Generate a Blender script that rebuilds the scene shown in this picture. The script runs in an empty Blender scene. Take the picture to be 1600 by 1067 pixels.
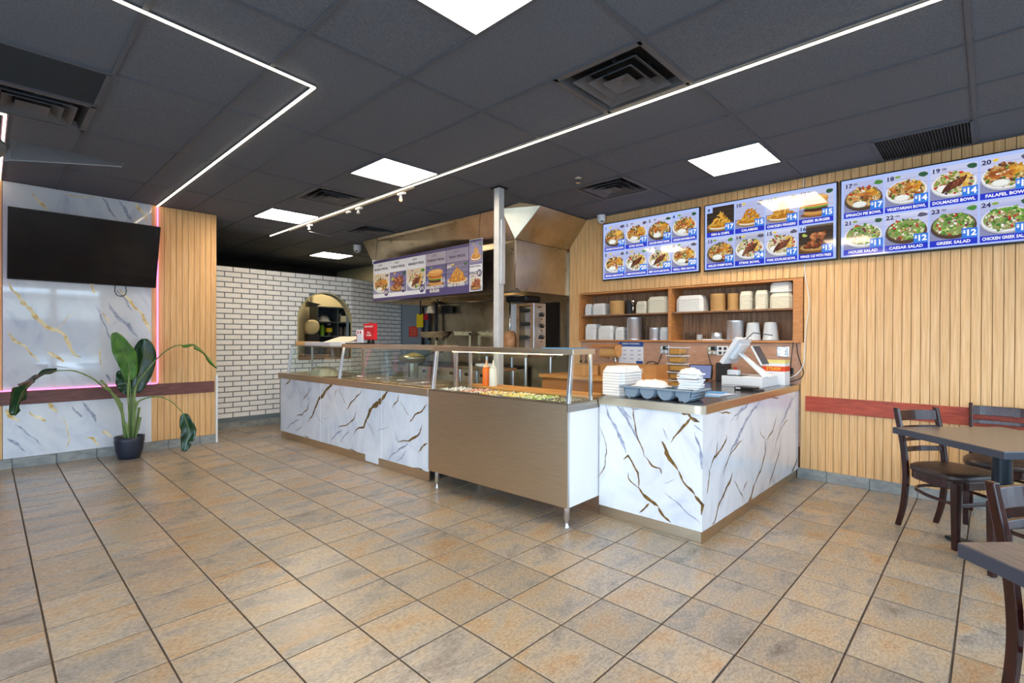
import bpy, math, random
from mathutils import Matrix, Vector
R = random.Random(7)
PI = math.pi
S = bpy.context.scene
COL = S.collection

# ------------------------------------------------------------------ camera
cam_d = bpy.data.cameras.new('camera'); cam = bpy.data.objects.new('camera', cam_d); COL.objects.link(cam)
YAW, PIT, ROL = math.radians(43.62), math.radians(-0.281), math.radians(0.218)
EYE = Vector((0, 0, 1.332))
fw = Vector((math.cos(YAW)*math.cos(PIT), math.sin(YAW)*math.cos(PIT), math.sin(PIT)))
rt = Vector((math.sin(YAW), -math.cos(YAW), 0)); up = rt.cross(fw)
r2 = rt*math.cos(ROL) + up*math.sin(ROL); u2 = up*math.cos(ROL) - rt*math.sin(ROL)
cam.matrix_world = Matrix(((r2.x, u2.x, -fw.x, EYE.x), (r2.y, u2.y, -fw.y, EYE.y), (r2.z, u2.z, -fw.z, EYE.z), (0, 0, 0, 1)))
cam_d.sensor_width = 36; cam_d.lens = 784.94/1600*36; cam_d.clip_start = .02; cam_d.clip_end = 200
S.camera = cam

# ------------------------------------------------------------------ world, exposure
W = bpy.data.worlds.new('world'); S.world = W; W.use_nodes = True
bg = W.node_tree.nodes['Background']; bg.inputs[0].default_value = (.57, .77, 1.0, 1); bg.inputs[1].default_value = 8.6
S.view_settings.view_transform = 'Standard'; S.view_settings.look = 'None'
S.view_settings.gamma = 1; S.view_settings.exposure = 0; S.view_settings.use_curve_mapping = False
S.cycles.max_bounces = 8; S.cycles.transparent_max_bounces = 16; S.cycles.sample_clamp_indirect = 6
PANEL_W = 31.0      # ceiling light diffusers
LED_W = 9.0         # white led lines
PINK_W = 3.2        # pink neon line

def portal(loc, rot, sx, sy):       # marks the storefront openings for the sampler
    l = bpy.data.lights.new('window_portal', 'AREA'); l.shape = 'RECTANGLE'; l.size = sx; l.size_y = sy
    l.cycles.is_portal = True
    o = bpy.data.objects.new('window_portal', l); COL.objects.link(o); o.location = loc; o.rotation_euler = rot
portal((-.35, -2.1, 1.35), (PI/2, 0, 0), 4.9, 2.3)
portal((3.95, -2.1, 1.35), (PI/2, 0, 0), 2.7, 2.3)
portal((-3.1, 1.2, 1.35), (PI/2, 0, -PI/2), 5.8, 2.3)

# ------------------------------------------------------------------ helpers
def lin(c):
    o = []
    for v in c[:3]:
        v /= 255.0
        o.append(v/12.92 if v <= .04045 else ((v+.055)/1.055)**2.4)
    return (*o, 1)

class MB:
    def __init__(s): s.v = []; s.f = []; s.m = []; s.s = []
    def add(s, vs, fs, m=0, smooth=False):
        n = len(s.v); s.v += [tuple(v) for v in vs]
        for f in fs: s.f.append(tuple(i+n for i in f)); s.m.append(m); s.s.append(smooth)
        return s
    def box(s, x0, x1, y0, y1, z0, z1, m=0):
        return s.add([(x0,y0,z0),(x1,y0,z0),(x1,y1,z0),(x0,y1,z0),(x0,y0,z1),(x1,y0,z1),(x1,y1,z1),(x0,y1,z1)],
                     [(0,3,2,1),(4,5,6,7),(0,1,5,4),(1,2,6,5),(2,3,7,6),(3,0,4,7)], m)
    def hexa(s, p, m=0):     # 8 corners: bottom ring 4, top ring 4
        return s.add(p, [(0,3,2,1),(4,5,6,7),(0,1,5,4),(1,2,6,5),(2,3,7,6),(3,0,4,7)], m)
    def quad(s, a, b, c, d, m=0): return s.add([a,b,c,d], [(0,1,2,3)], m)
    def tri(s, a, b, c, m=0): return s.add([a,b,c], [(0,1,2)], m)
    def lathe(s, prof, cx=0, cy=0, n=24, m=0, smooth=True, cap=True, sx=1, sy=1):
        vs = []; fs = []
        for r, z in prof:
            for i in range(n):
                a = 2*PI*i/n; vs.append((cx+r*sx*math.cos(a), cy+r*sy*math.sin(a), z))
        for k in range(len(prof)-1):
            for i in range(n):
                j = (i+1) % n; fs.append((k*n+i, k*n+j, (k+1)*n+j, (k+1)*n+i))
        s.add(vs, fs, m, smooth)
        if cap:
            for k, rev in ((0, True), (len(prof)-1, False)):
                if prof[k][0] > 1e-5:
                    idx = [tuple(vs[k*n+i]) for i in range(n)]
                    s.add(idx, [tuple(range(n))[::-1] if rev else tuple(range(n))], m)
        return s
    def cyl(s, cx, cy, z0, z1, r, n=16, m=0, r1=None): return s.lathe([(r, z0), (r if r1 is None else r1, z1)], cx, cy, n, m)
    def tube(s, pts, r, n=8, m=0, flat=None):
        pts = [Vector(p) for p in pts]; N = len(pts)
        rr = r if isinstance(r, (list, tuple)) else [r]*N
        vs = []; fs = []; prev = None
        for k, p in enumerate(pts):
            t = (pts[min(k+1, N-1)]-pts[max(k-1, 0)]).normalized()
            if prev is None: a = t.orthogonal().normalized()
            else:
                a = prev - t*prev.dot(t)
                a = a.normalized() if a.length > 1e-6 else t.orthogonal().normalized()
            prev = a; b = t.cross(a)
            for i in range(n):
                th = 2*PI*i/n; vs.append(p+(a*math.cos(th)+b*math.sin(th))*rr[k])
        for k in range(N-1):
            for i in range(n):
                j = (i+1) % n; fs.append((k*n+i, k*n+j, (k+1)*n+j, (k+1)*n+i))
        fs.append(tuple(range(n))[::-1]); fs.append(tuple(range((N-1)*n, N*n)))
        return s.add(vs, fs, m, True)
    def prism(s, poly, axis, a0, a1, m=0, smooth=False):
        # poly of 2D points in the other two axes (x->(y,z), y->(x,z), z->(x,y))
        def P(q, a): return {'x': (a, q[0], q[1]), 'y': (q[0], a, q[1]), 'z': (q[0], q[1], a)}[axis]
        n = len(poly); vs = [P(q, a0) for q in poly]+[P(q, a1) for q in poly]
        fs = [tuple(range(n))[::-1], tuple(range(n, 2*n))]+[(i, (i+1) % n, n+(i+1) % n, n+i) for i in range(n)]
        return s.add(vs, fs, m, smooth)
    def xf(s, M):
        s.v = [tuple(M @ Vector(v)) for v in s.v]; return s
    def join(s, o, M=None):
        vs = o.v if M is None else [tuple(M @ Vector(v)) for v in o.v]
        n = len(s.v); s.v += vs; s.f += [tuple(i+n for i in f) for f in o.f]; s.m += o.m; s.s += o.s
        return s

def mesh(name, mb, mats):
    me = bpy.data.meshes.new(name); me.from_pydata(mb.v, [], mb.f)
    for m in (mats if isinstance(mats, (list, tuple)) else [mats]): me.materials.append(m)
    me.polygons.foreach_set('material_index', mb.m); me.polygons.foreach_set('use_smooth', mb.s)
    me.validate(); me.update()
    import bmesh
    b = bmesh.new(); b.from_mesh(me); bmesh.ops.recalc_face_normals(b, faces=b.faces); b.to_mesh(me); b.free()
    return me

def obj(name, mb, mats, parent=None, loc=(0,0,0), rot=(0,0,0), bev=0, world=False, kind=None, label=None, seg=2):
    me = mb if isinstance(mb, bpy.types.Mesh) else None
    if me is None:
        if world and parent is not None:
            o = parent.matrix_basis.translation if parent.parent is None else parent.parent.matrix_basis.translation + parent.matrix_basis.translation
            mb.xf(Matrix.Translation(-Vector(o)))
        me = mesh(name, mb, mats)
    o = bpy.data.objects.new(name, me); COL.objects.link(o)
    o.location = loc; o.rotation_euler = rot
    if parent is not None: o.parent = parent
    if bev:
        md = o.modifiers.new('bevel', 'BEVEL'); md.width = bev; md.segments = seg; md.limit_method = 'ANGLE'; md.angle_limit = math.radians(50)
    if kind: o['kind'] = kind
    if label: o['label'] = label
    return o

def tag(o, label, cat, group=None):
    o['label'] = label; o['category'] = cat
    if group: o['group'] = group
    return o

def thing(name, label, cat, loc=(0,0,0), rotz=0, group=None):
    o = bpy.data.objects.new(name, None); COL.objects.link(o)
    o.location = loc; o.rotation_euler = (0, 0, rotz); o.empty_display_size = .1
    return tag(o, label, cat, group)

def struct(name, mb, mats, parent=None, **k):
    o = obj(name, mb, mats, parent, **k)
    if parent is None: o['kind'] = 'structure'
    return o

KIDS = {}
def dup(root, label, loc=None, rotz=None, group=None):
    c = root.copy(); COL.objects.link(c)
    if loc is not None: c.location = loc
    if rotz is not None: c.rotation_euler = (0, 0, rotz)
    c['label'] = label
    if group: c['group'] = group
    for ch in [o for o in COL.objects if o.parent == root]:
        d = ch.copy(); COL.objects.link(d); d.parent = c
        for g in [o for o in COL.objects if o.parent == ch]:
            e = g.copy(); COL.objects.link(e); e.parent = d
    return c

# ------------------------------------------------------------------ materials
def new_mat(name):
    m = bpy.data.materials.new(name); m.use_nodes = True
    nt = m.node_tree; b = nt.nodes['Principled BSDF']; return m, nt, b

def mat(name, rgb, rough=.5, metal=0, spec=.5, emit=None, strength=0, coat=0, alpha=1, trans=0, ior=1.45):
    m, nt, b = new_mat(name)
    b.inputs['Base Color'].default_value = lin(rgb); b.inputs['Roughness'].default_value = rough
    b.inputs['Metallic'].default_value = metal; b.inputs['Specular IOR Level'].default_value = spec
    b.inputs['Coat Weight'].default_value = coat; b.inputs['Alpha'].default_value = alpha
    b.inputs['Transmission Weight'].default_value = trans; b.inputs['IOR'].default_value = ior
    if emit: b.inputs['Emission Color'].default_value = lin(emit); b.inputs['Emission Strength'].default_value = strength
    return m

def noise_mat(name, cols, scale=(1,1,1), ns=5, detail=4, rough=.5, bump=0, bscale=None, metal=0, spec=.5, rand=True,
              coord='Object', dist=0, rvar=0, coat=0, nrough=.55, brand=0):
    m, nt, b = new_mat(name); N = nt.nodes; L = nt.links
    if coord == 'Object':
        tc = N.new('ShaderNodeTexCoord'); src = tc.outputs['Object']
    else:
        tc = N.new('ShaderNodeNewGeometry'); src = tc.outputs['Position']
    mp = N.new('ShaderNodeMapping'); mp.inputs['Scale'].default_value = scale; L.new(src, mp.inputs['Vector']); vec = mp.outputs['Vector']
    if rand:
        oi = N.new('ShaderNodeObjectInfo'); ml = N.new('ShaderNodeMath'); ml.operation = 'MULTIPLY'; ml.inputs[1].default_value = 61.7
        L.new(oi.outputs['Random'], ml.inputs[0])
        ad = N.new('ShaderNodeVectorMath'); ad.operation = 'ADD'; L.new(vec, ad.inputs[0]); L.new(ml.outputs[0], ad.inputs[1]); vec = ad.outputs[0]
    nz = N.new('ShaderNodeTexNoise'); nz.inputs['Scale'].default_value = ns; nz.inputs['Detail'].default_value = detail
    nz.inputs['Roughness'].default_value = nrough; nz.inputs['Distortion'].default_value = dist
    L.new(vec, nz.inputs['Vector'])
    cr = N.new('ShaderNodeValToRGB'); L.new(nz.outputs['Fac'], cr.inputs['Fac'])
    el = cr.color_ramp.elements
    while len(el) < len(cols): el.new(.5)
    for e, (p, c) in zip(el, cols): e.position = p; e.color = lin(c)
    out = cr.outputs['Color']
    if brand:      # piece to piece lightness
        oi2 = N.new('ShaderNodeObjectInfo'); mr = N.new('ShaderNodeMapRange'); mr.inputs['To Min'].default_value = 1-brand; mr.inputs['To Max'].default_value = 1+brand
        L.new(oi2.outputs['Random'], mr.inputs['Value'])
        hs = N.new('ShaderNodeHueSaturation'); L.new(mr.outputs[0], hs.inputs['Value']); L.new(out, hs.inputs['Color']); out = hs.outputs['Color']
    L.new(out, b.inputs['Base Color'])
    b.inputs['Roughness'].default_value = rough; b.inputs['Metallic'].default_value = metal; b.inputs['Specular IOR Level'].default_value = spec
    b.inputs['Coat Weight'].default_value = coat
    if rvar:
        mr = N.new('ShaderNodeMapRange'); mr.inputs['To Min'].default_value = rough-rvar; mr.inputs['To Max'].default_value = rough+rvar
        L.new(nz.outputs['Fac'], mr.inputs['Value']); L.new(mr.outputs[0], b.inputs['Roughness'])
    if bump:
        bn = N.new('ShaderNodeBump'); bn.inputs['Strength'].default_value = bump; bn.inputs['Distance'].default_value = .01
        if bscale:
            n2 = N.new('ShaderNodeTexNoise'); n2.inputs['Scale'].default_value = bscale; n2.inputs['Detail'].default_value = 3; L.new(vec, n2.inputs['Vector']); L.new(n2.outputs['Fac'], bn.inputs['Height'])
        else: L.new(nz.outputs['Fac'], bn.inputs['Height'])
        L.new(bn.outputs[0], b.inputs['Normal'])
    return m

def glow(name, rgb, strength):
    m = bpy.data.materials.new(name); m.use_nodes = True; nt = m.node_tree; nt.nodes.clear()
    e = nt.nodes.new('ShaderNodeEmission'); e.inputs[0].default_value = lin(rgb); e.inputs[1].default_value = strength
    o = nt.nodes.new('ShaderNodeOutputMaterial'); nt.links.new(e.outputs[0], o.inputs[0]); return m

def pane_mat(name, tint=(246,252,249), ior=1.45, rough=.01):
    m = bpy.data.materials.new(name); m.use_nodes = True; nt = m.node_tree; nt.nodes.clear()
    t = nt.nodes.new('ShaderNodeBsdfTransparent'); t.inputs[0].default_value = lin(tint)
    g = nt.nodes.new('ShaderNodeBsdfGlossy'); g.inputs['Roughness'].default_value = rough
    lw = nt.nodes.new('ShaderNodeLayerWeight'); lw.inputs[0].default_value = .5
    pw = nt.nodes.new('ShaderNodeMath'); pw.operation = 'POWER'; pw.inputs[1].default_value = 4.5; nt.links.new(lw.outputs['Facing'], pw.inputs[0])
    f = nt.nodes.new('ShaderNodeMath'); f.operation = 'MULTIPLY_ADD'; f.inputs[1].default_value = .85; f.inputs[2].default_value = ((ior-1)/(ior+1))**2; nt.links.new(pw.outputs[0], f.inputs[0])
    x = nt.nodes.new('ShaderNodeMixShader'); o = nt.nodes.new('ShaderNodeOutputMaterial')
    nt.links.new(f.outputs[0], x.inputs[0]); nt.links.new(t.outputs[0], x.inputs[1]); nt.links.new(g.outputs[0], x.inputs[2]); nt.links.new(x.outputs[0], o.inputs[0])
    return m

def picture_mat(name, strength=1.0, spec=.5, rough=.05, emissive=True):
    # flat printed / displayed picture: colours held in a colour attribute
    m, nt, b = new_mat(name); a = nt.nodes.new('ShaderNodeAttribute'); a.attribute_name = 'Col'
    b.inputs['Roughness'].default_value = rough; b.inputs['Specular IOR Level'].default_value = spec
    if emissive:
        b.inputs['Base Color'].default_value = (.01, .01, .01, 1)
        nt.links.new(a.outputs['Color'], b.inputs['Emission Color']); b.inputs['Emission Strength'].default_value = strength
    else: nt.links.new(a.outputs['Color'], b.inputs['Base Color'])
    return m

def floor_mat():
    m, nt, b = new_mat('floor_tile_glaze'); N = nt.nodes; L = nt.links
    g = N.new('ShaderNodeNewGeometry')
    # a stable random number for every tile
    sub = N.new('ShaderNodeVectorMath'); sub.operation = 'SUBTRACT'; sub.inputs[1].default_value = (.523, 2.443, 0); L.new(g.outputs['Position'], sub.inputs[0])
    dv = N.new('ShaderNodeVectorMath'); dv.operation = 'DIVIDE'; dv.inputs[1].default_value = (.333, .3337, 9); L.new(sub.outputs[0], dv.inputs[0])
    fl = N.new('ShaderNodeVectorMath'); fl.operation = 'FLOOR'; L.new(dv.outputs[0], fl.inputs[0])
    wn = N.new('ShaderNodeTexWhiteNoise'); wn.noise_dimensions = '3D'; L.new(fl.outputs[0], wn.inputs['Vector'])
    sc = N.new('ShaderNodeVectorMath'); sc.operation = 'SCALE'; sc.inputs['Scale'].default_value = 23; L.new(wn.outputs['Color'], sc.inputs[0])
    mp = N.new('ShaderNodeMapping'); mp.inputs['Scale'].default_value = (1.9, 3.6, 1); L.new(g.outputs['Position'], mp.inputs['Vector'])
    ad = N.new('ShaderNodeVectorMath'); L.new(mp.outputs[0], ad.inputs[0]); L.new(sc.outputs[0], ad.inputs[1])
    n1 = N.new('ShaderNodeTexNoise'); n1.inputs['Scale'].default_value = 1.5; n1.inputs['Detail'].default_value = 6; n1.inputs['Roughness'].default_value = .62; n1.inputs['Distortion'].default_value = .5
    L.new(ad.outputs[0], n1.inputs['Vector'])
    cr = N.new('ShaderNodeValToRGB'); L.new(n1.outputs['Fac'], cr.inputs['Fac']); el = cr.color_ramp.elements
    cols = [(.26, (126,115,105)), (.40, (150,143,135)), (.50, (165,152,135)), (.59, (170,150,125)), (.73, (168,132,96))]
    while len(el) < len(cols): el.new(.5)
    for e, (p, c) in zip(el, cols): e.position = p; e.color = lin(c)
    n2 = N.new('ShaderNodeTexNoise'); n2.inputs['Scale'].default_value = 26; n2.inputs['Detail'].default_value = 8; n2.inputs['Roughness'].default_value = .78; L.new(ad.outputs[0], n2.inputs['Vector'])
    c2 = N.new('ShaderNodeValToRGB'); L.new(n2.outputs['Fac'], c2.inputs['Fac']); c2.color_ramp.elements[0].position = .36; c2.color_ramp.elements[0].color = (.54,.52,.50,1); c2.color_ramp.elements[1].position = .58; c2.color_ramp.elements[1].color = (1.1,1.09,1.06,1)
    mx = N.new('ShaderNodeMix'); mx.data_type = 'RGBA'; mx.blend_type = 'MULTIPLY'; mx.inputs[0].default_value = .75
    L.new(cr.outputs[0], mx.inputs[6]); L.new(c2.outputs[0], mx.inputs[7])
    hs = N.new('ShaderNodeHueSaturation'); mr = N.new('ShaderNodeMapRange'); mr.inputs['To Min'].default_value = .88; mr.inputs['To Max'].default_value = 1.1
    L.new(wn.outputs['Value'], mr.inputs['Value']); L.new(mr.outputs[0], hs.inputs['Value']); L.new(mx.outputs[2], hs.inputs['Color'])
    L.new(hs.outputs[0], b.inputs['Base Color'])
    r = N.new('ShaderNodeMapRange'); r.inputs['To Min'].default_value = .12; r.inputs['To Max'].default_value = .3; L.new(n2.outputs['Fac'], r.inputs['Value']); L.new(r.outputs[0], b.inputs['Roughness'])
    bn = N.new('ShaderNodeBump'); bn.inputs['Strength'].default_value = .12; bn.inputs['Distance'].default_value = .01; L.new(n2.outputs['Fac'], bn.inputs['Height']); L.new(bn.outputs[0], b.inputs['Normal'])
    return m

M = {}
M['tile'] = floor_mat()
M['grout'] = noise_mat('grout', [(.3,(52,40,32)),(.7,(74,60,48))], ns=20, rough=.9, coord='Position', rand=False)
M['ceil'] = noise_mat('ceiling_tile_paint', [(.35,(92,98,109)),(.62,(107,113,125))], ns=110, detail=3, rough=.85, bump=.25, spec=.2)
M['grid'] = mat('ceiling_grid_paint', (88,93,103), .6, spec=.3)
M['ceilback'] = mat('ceiling_void', (22,22,24), .9)
M['slat'] = noise_mat('oak_slat', [(.3,(208,157,98)),(.5,(224,178,121)),(.7,(235,195,144))], scale=(28,28,.9), ns=3, detail=5, rough=.42, bump=.04, brand=.035)
M['slatgap'] = mat('slat_backing', (128,84,48), .8)
M['plaster'] = mat('plain_wall', (205,200,190), .8)
M['cream'] = mat('cream_wall', (190,180,140), .8)
M['greywall'] = mat('grey_blue_wall', (128,140,150), .7)
M['dark'] = mat('dark_wall', (58,52,46), .8)
M['marble'] = noise_mat('marble_panel', [(.28,(184,191,206)),(.45,(207,211,220)),(.6,(214,217,224))], scale=(1.2,1.2,.8), ns=2.2, detail=7, rough=.06, dist=1.4, coord='Position', rand=False, nrough=.6, spec=.8, coat=.7)
M['marblew'] = noise_mat('marble_cladding', [(.28,(198,205,219)),(.45,(222,226,234)),(.6,(230,233,239))], scale=(1.2,1.2,.8), ns=2.2, detail=7, rough=.06, dist=1.4, coord='Position', rand=False, nrough=.6, spec=.6, coat=.4)
M['veing'] = noise_mat('vein_gold', [(.35,(74,54,26)),(.55,(122,88,36)),(.7,(156,118,56))], ns=30, rough=.3, coord='Position', rand=False)
M['veinl'] = noise_mat('vein_pale_gold', [(.35,(206,168,92)),(.5,(232,212,158)),(.7,(246,236,206))], ns=14, rough=.25, coord='Position', rand=False)
M['veins'] = noise_mat('vein_slate', [(.35,(134,142,164)),(.6,(172,178,196))], ns=26, rough=.25, coord='Position', rand=False)
M['steel'] = noise_mat('brushed_steel', [(.3,(150,142,132)),(.7,(182,174,164))], scale=(1,1,40), ns=6, detail=3, rough=.32, metal=1, rvar=.05, rand=False)
M['steelh'] = noise_mat('hood_steel', [(.3,(176,162,136)),(.7,(204,192,168))], scale=(2,2,2), ns=2, detail=3, rough=.3, metal=1, rvar=.08, coord='Position', rand=False)
M['steelw'] = noise_mat('case_steel', [(.3,(204,186,160)),(.7,(216,200,176))], scale=(1,1,30), ns=5, detail=3, rough=.34, metal=1, rvar=.04, rand=False)
M['alu'] = mat('aluminium', (214,216,220), .28, 1)
M['chrome'] = mat('chrome', (225,227,230), .12, 1)
M['galv'] = noise_mat('galvanised_post', [(.35,(196,200,202)),(.65,(218,221,223))], ns=4, rough=.4, metal=.35, rand=False)
M['brick'] = noise_mat('white_brick', [(.3,(240,241,240)),(.7,(250,250,250))], ns=12, rough=.55, bump=.05, brand=.02)
M['mortar'] = mat('grey_mortar', (112,126,132), .9)
M['base'] = noise_mat('skirting_tile', [(.3,(116,122,124)),(.6,(150,154,152)),(.75,(164,156,142))], scale=(3,3,6), ns=3, detail=5, rough=.4)
M['red'] = noise_mat('red_wood_band', [(.3,(140,50,28)),(.55,(176,68,40)),(.75,(188,86,56))], scale=(2,2,18), ns=4, detail=5, rough=.45, rand=False)
M['redl'] = noise_mat('dark_wood_band', [(.3,(84,46,42)),(.55,(112,66,60)),(.75,(126,84,78))], scale=(2,2,18), ns=4, detail=5, rough=.4, rand=False)
M['shelf'] = noise_mat('shelf_wood', [(.3,(178,116,62)),(.7,(204,142,84))], scale=(3,.8,12), ns=4, detail=4, rough=.5)
M['walnut'] = noise_mat('walnut_back', [(.3,(104,74,52)),(.5,(142,104,74)),(.7,(170,130,96))], scale=(20,22,.8), ns=3, detail=5, rough=.6)
M['splash'] = noise_mat('backsplash_veneer', [(.3,(172,132,108)),(.7,(192,152,128))], scale=(3,3,12), ns=4, detail=4, rough=.6)
M['foam'] = mat('white_foam', (232,232,230), .6)
M['cream_foam'] = mat('cream_foam', (226,220,200), .65)
M['kraft'] = mat('kraft_paper', (206,160,100), .7)
M['card'] = noise_mat('cardboard', [(.3,(182,132,76)),(.7,(200,150,92))], ns=6, rough=.8)
M['foil'] = mat('foil', (226,230,236), .42, .85)
M['blackp'] = mat('black_plastic', (22,22,24), .4)
M['darkp'] = mat('dark_plastic', (44,44,48), .5)
M['whitep'] = mat('white_plastic', (236,238,240), .35)
M['paper'] = mat('white_paper', (240,240,240), .8)
M['tray'] = mat('grey_tray', (128,144,158), .45)
M['clear'] = pane_mat('clear_plastic', (236,240,240), 1.3, .05)
M['glass'] = pane_mat('case_glass', (250,253,252), 1.42)
M['wglass'] = pane_mat('window_glass', (250,252,252), 1.45)
M['counter'] = mat('dark_worktop', (70,70,74), .18)
M['table'] = noise_mat('table_laminate', [(.3,(88,80,78)),(.7,(108,98,94))], scale=(3,30,3), ns=3, detail=4, rough=.24)
M['edge'] = mat('table_edge', (56,60,72), .5)
M['pedestal'] = mat('black_iron', (30,38,46), .35, .3)
M['chair'] = noise_mat('mahogany_chair', [(.3,(36,15,13)),(.7,(60,25,20))], scale=(8,8,1.5), ns=4, detail=4, rough=.2)
M['vinyl'] = noise_mat('seat_vinyl', [(.3,(46,34,32)),(.7,(58,44,40))], ns=60, rough=.38, bump=.05)
M['panel'] = glow('light_diffuser', (255,233,204), PANEL_W)
M['led'] = glow('led_line', (255,236,200), LED_W)
M['pink'] = glow('pink_neon', (255,120,190), PINK_W)
M['tube'] = glow('case_lamp', (255,226,170), 16)
M['bulb'] = glow('lit_bulb', (255,150,70), 14)
M['bulboff'] = pane_mat('bulb_glass', (230,230,226), 1.5, .05)
M['screen'] = mat('menu_display', (4,4,6), .06, emit=(176,196,252), strength=1.0)
M['tvglass'] = mat('tv_glass', (5,8,18), .06, spec=.4)
M['bezel'] = mat('screen_bezel', (14,14,18), .3)
M['pic'] = picture_mat('menu_picture', .95)
M['print'] = picture_mat('printed_picture', emissive=False, rough=.35)
M['txtw'] = mat('screen_white', (6,6,6), .08, emit=(255,255,255), strength=1.0)
M['txtd'] = mat('screen_navy', (6,6,6), .08, emit=(24,34,84), strength=1.0)
M['banner'] = mat('screen_banner', (6,6,6), .08, emit=(44,58,200), strength=1.0)
M['price'] = mat('screen_price', (6,6,6), .08, emit=(62,128,226), strength=1.0)
M['inkd'] = mat('ink_dark', (40,38,66), .5)
M['inkw'] = mat('ink_white', (240,238,232), .5)
M['inky'] = mat('ink_yellow', (236,186,60), .5)
M['inkg'] = mat('ink_grey', (120,122,120), .5)
M['inkb'] = mat('ink_blue', (44,84,156), .5)
M['inkr'] = mat('ink_red', (206,40,36), .5)
M['purple'] = mat('sign_purple', (78,70,120), .45)
M['posterw'] = mat('poster_white', (228,232,240), .5)
M['leaf'] = noise_mat('leaf_green', [(.3,(44,84,26)),(.6,(76,126,44))], scale=(2,2,2), ns=6, rough=.32, rand=False, coord='Position')
M['leafd'] = noise_mat('leaf_dark', [(.3,(18,46,26)),(.6,(34,70,38))], scale=(2,2,2), ns=6, rough=.25, rand=False, coord='Position')
M['stem'] = noise_mat('stem_green', [(.3,(84,112,52)),(.6,(128,148,84))], scale=(6,6,1), ns=6, rough=.45, rand=False, coord='Position')
M['pot'] = mat('pot_slate', (40,46,60), .4)
M['soil'] = noise_mat('soil', [(.3,(40,30,22)),(.7,(66,52,40))], ns=40, rough=.95, bump=.5)
M['wood_board'] = noise_mat('cutting_board', [(.3,(204,140,70)),(.7,(224,166,96))], scale=(3,.8,3), ns=5, rough=.5)
M['redp'] = mat('red_plastic', (206,24,40), .4)
M['yellow'] = mat('yellow_tag', (240,206,20), .5)
M['orange'] = mat('orange_sauce', (236,116,30), .35)
M['sauce'] = mat('white_sauce', (230,230,220), .35)
M['meat'] = noise_mat('gyro_meat', [(.3,(148,96,58)),(.7,(190,142,100))], ns=14, rough=.6, bump=.4)
M['fan'] = mat('fan_grey', (112,112,116), .45)
M['pipe'] = mat('dark_pipe', (56,52,54), .45, .5)
M['grate'] = mat('grille_dark', (34,36,40), .6)
M['diff'] = mat('diffuser_paint', (92,93,98), .5)
M['cable_w'] = mat('white_cable', (232,230,226), .5)
M['cable_k'] = mat('black_cable', (26,24,26), .5)
M['cling'] = noise_mat('wrapped_bundle', [(.3,(170,168,140)),(.7,(214,212,188))], ns=9, rough=.4, bump=.5)
M['amber'] = mat('dessert_amber', (226,158,76), .5)

# ------------------------------------------------------------------ lettering
TXT = {}
def text_mesh(s, size, mats, bold=.0, align='CENTER', sx=1.0):
    cu = bpy.data.curves.new('lettering', 'FONT'); cu.body = s; cu.size = size; cu.align_x = align; cu.align_y = 'CENTER'
    cu.offset = bold*size; cu.extrude = .0002; cu.resolution_u = 2
    t = bpy.data.objects.new('lettering', cu); COL.objects.link(t)
    dg = bpy.context.evaluated_depsgraph_get(); me = bpy.data.meshes.new_from_object(t.evaluated_get(dg))
    bpy.data.objects.remove(t); bpy.data.curves.remove(cu)
    if sx != 1:
        for v in me.vertices: v.co.x *= sx
    me.materials.clear(); me.materials.append(mats); me.name = 'lettering'
    return me
def fit_text(s, size, maxw, m, bold=.02, align='CENTER'):
    me = text_mesh(s, size, m, bold, align)
    xs = [v.co.x for v in me.vertices]
    w = (max(xs)-min(xs)) if xs else 1
    if w > maxw:
        for v in me.vertices: v.co.x *= maxw/w
    return me
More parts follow.
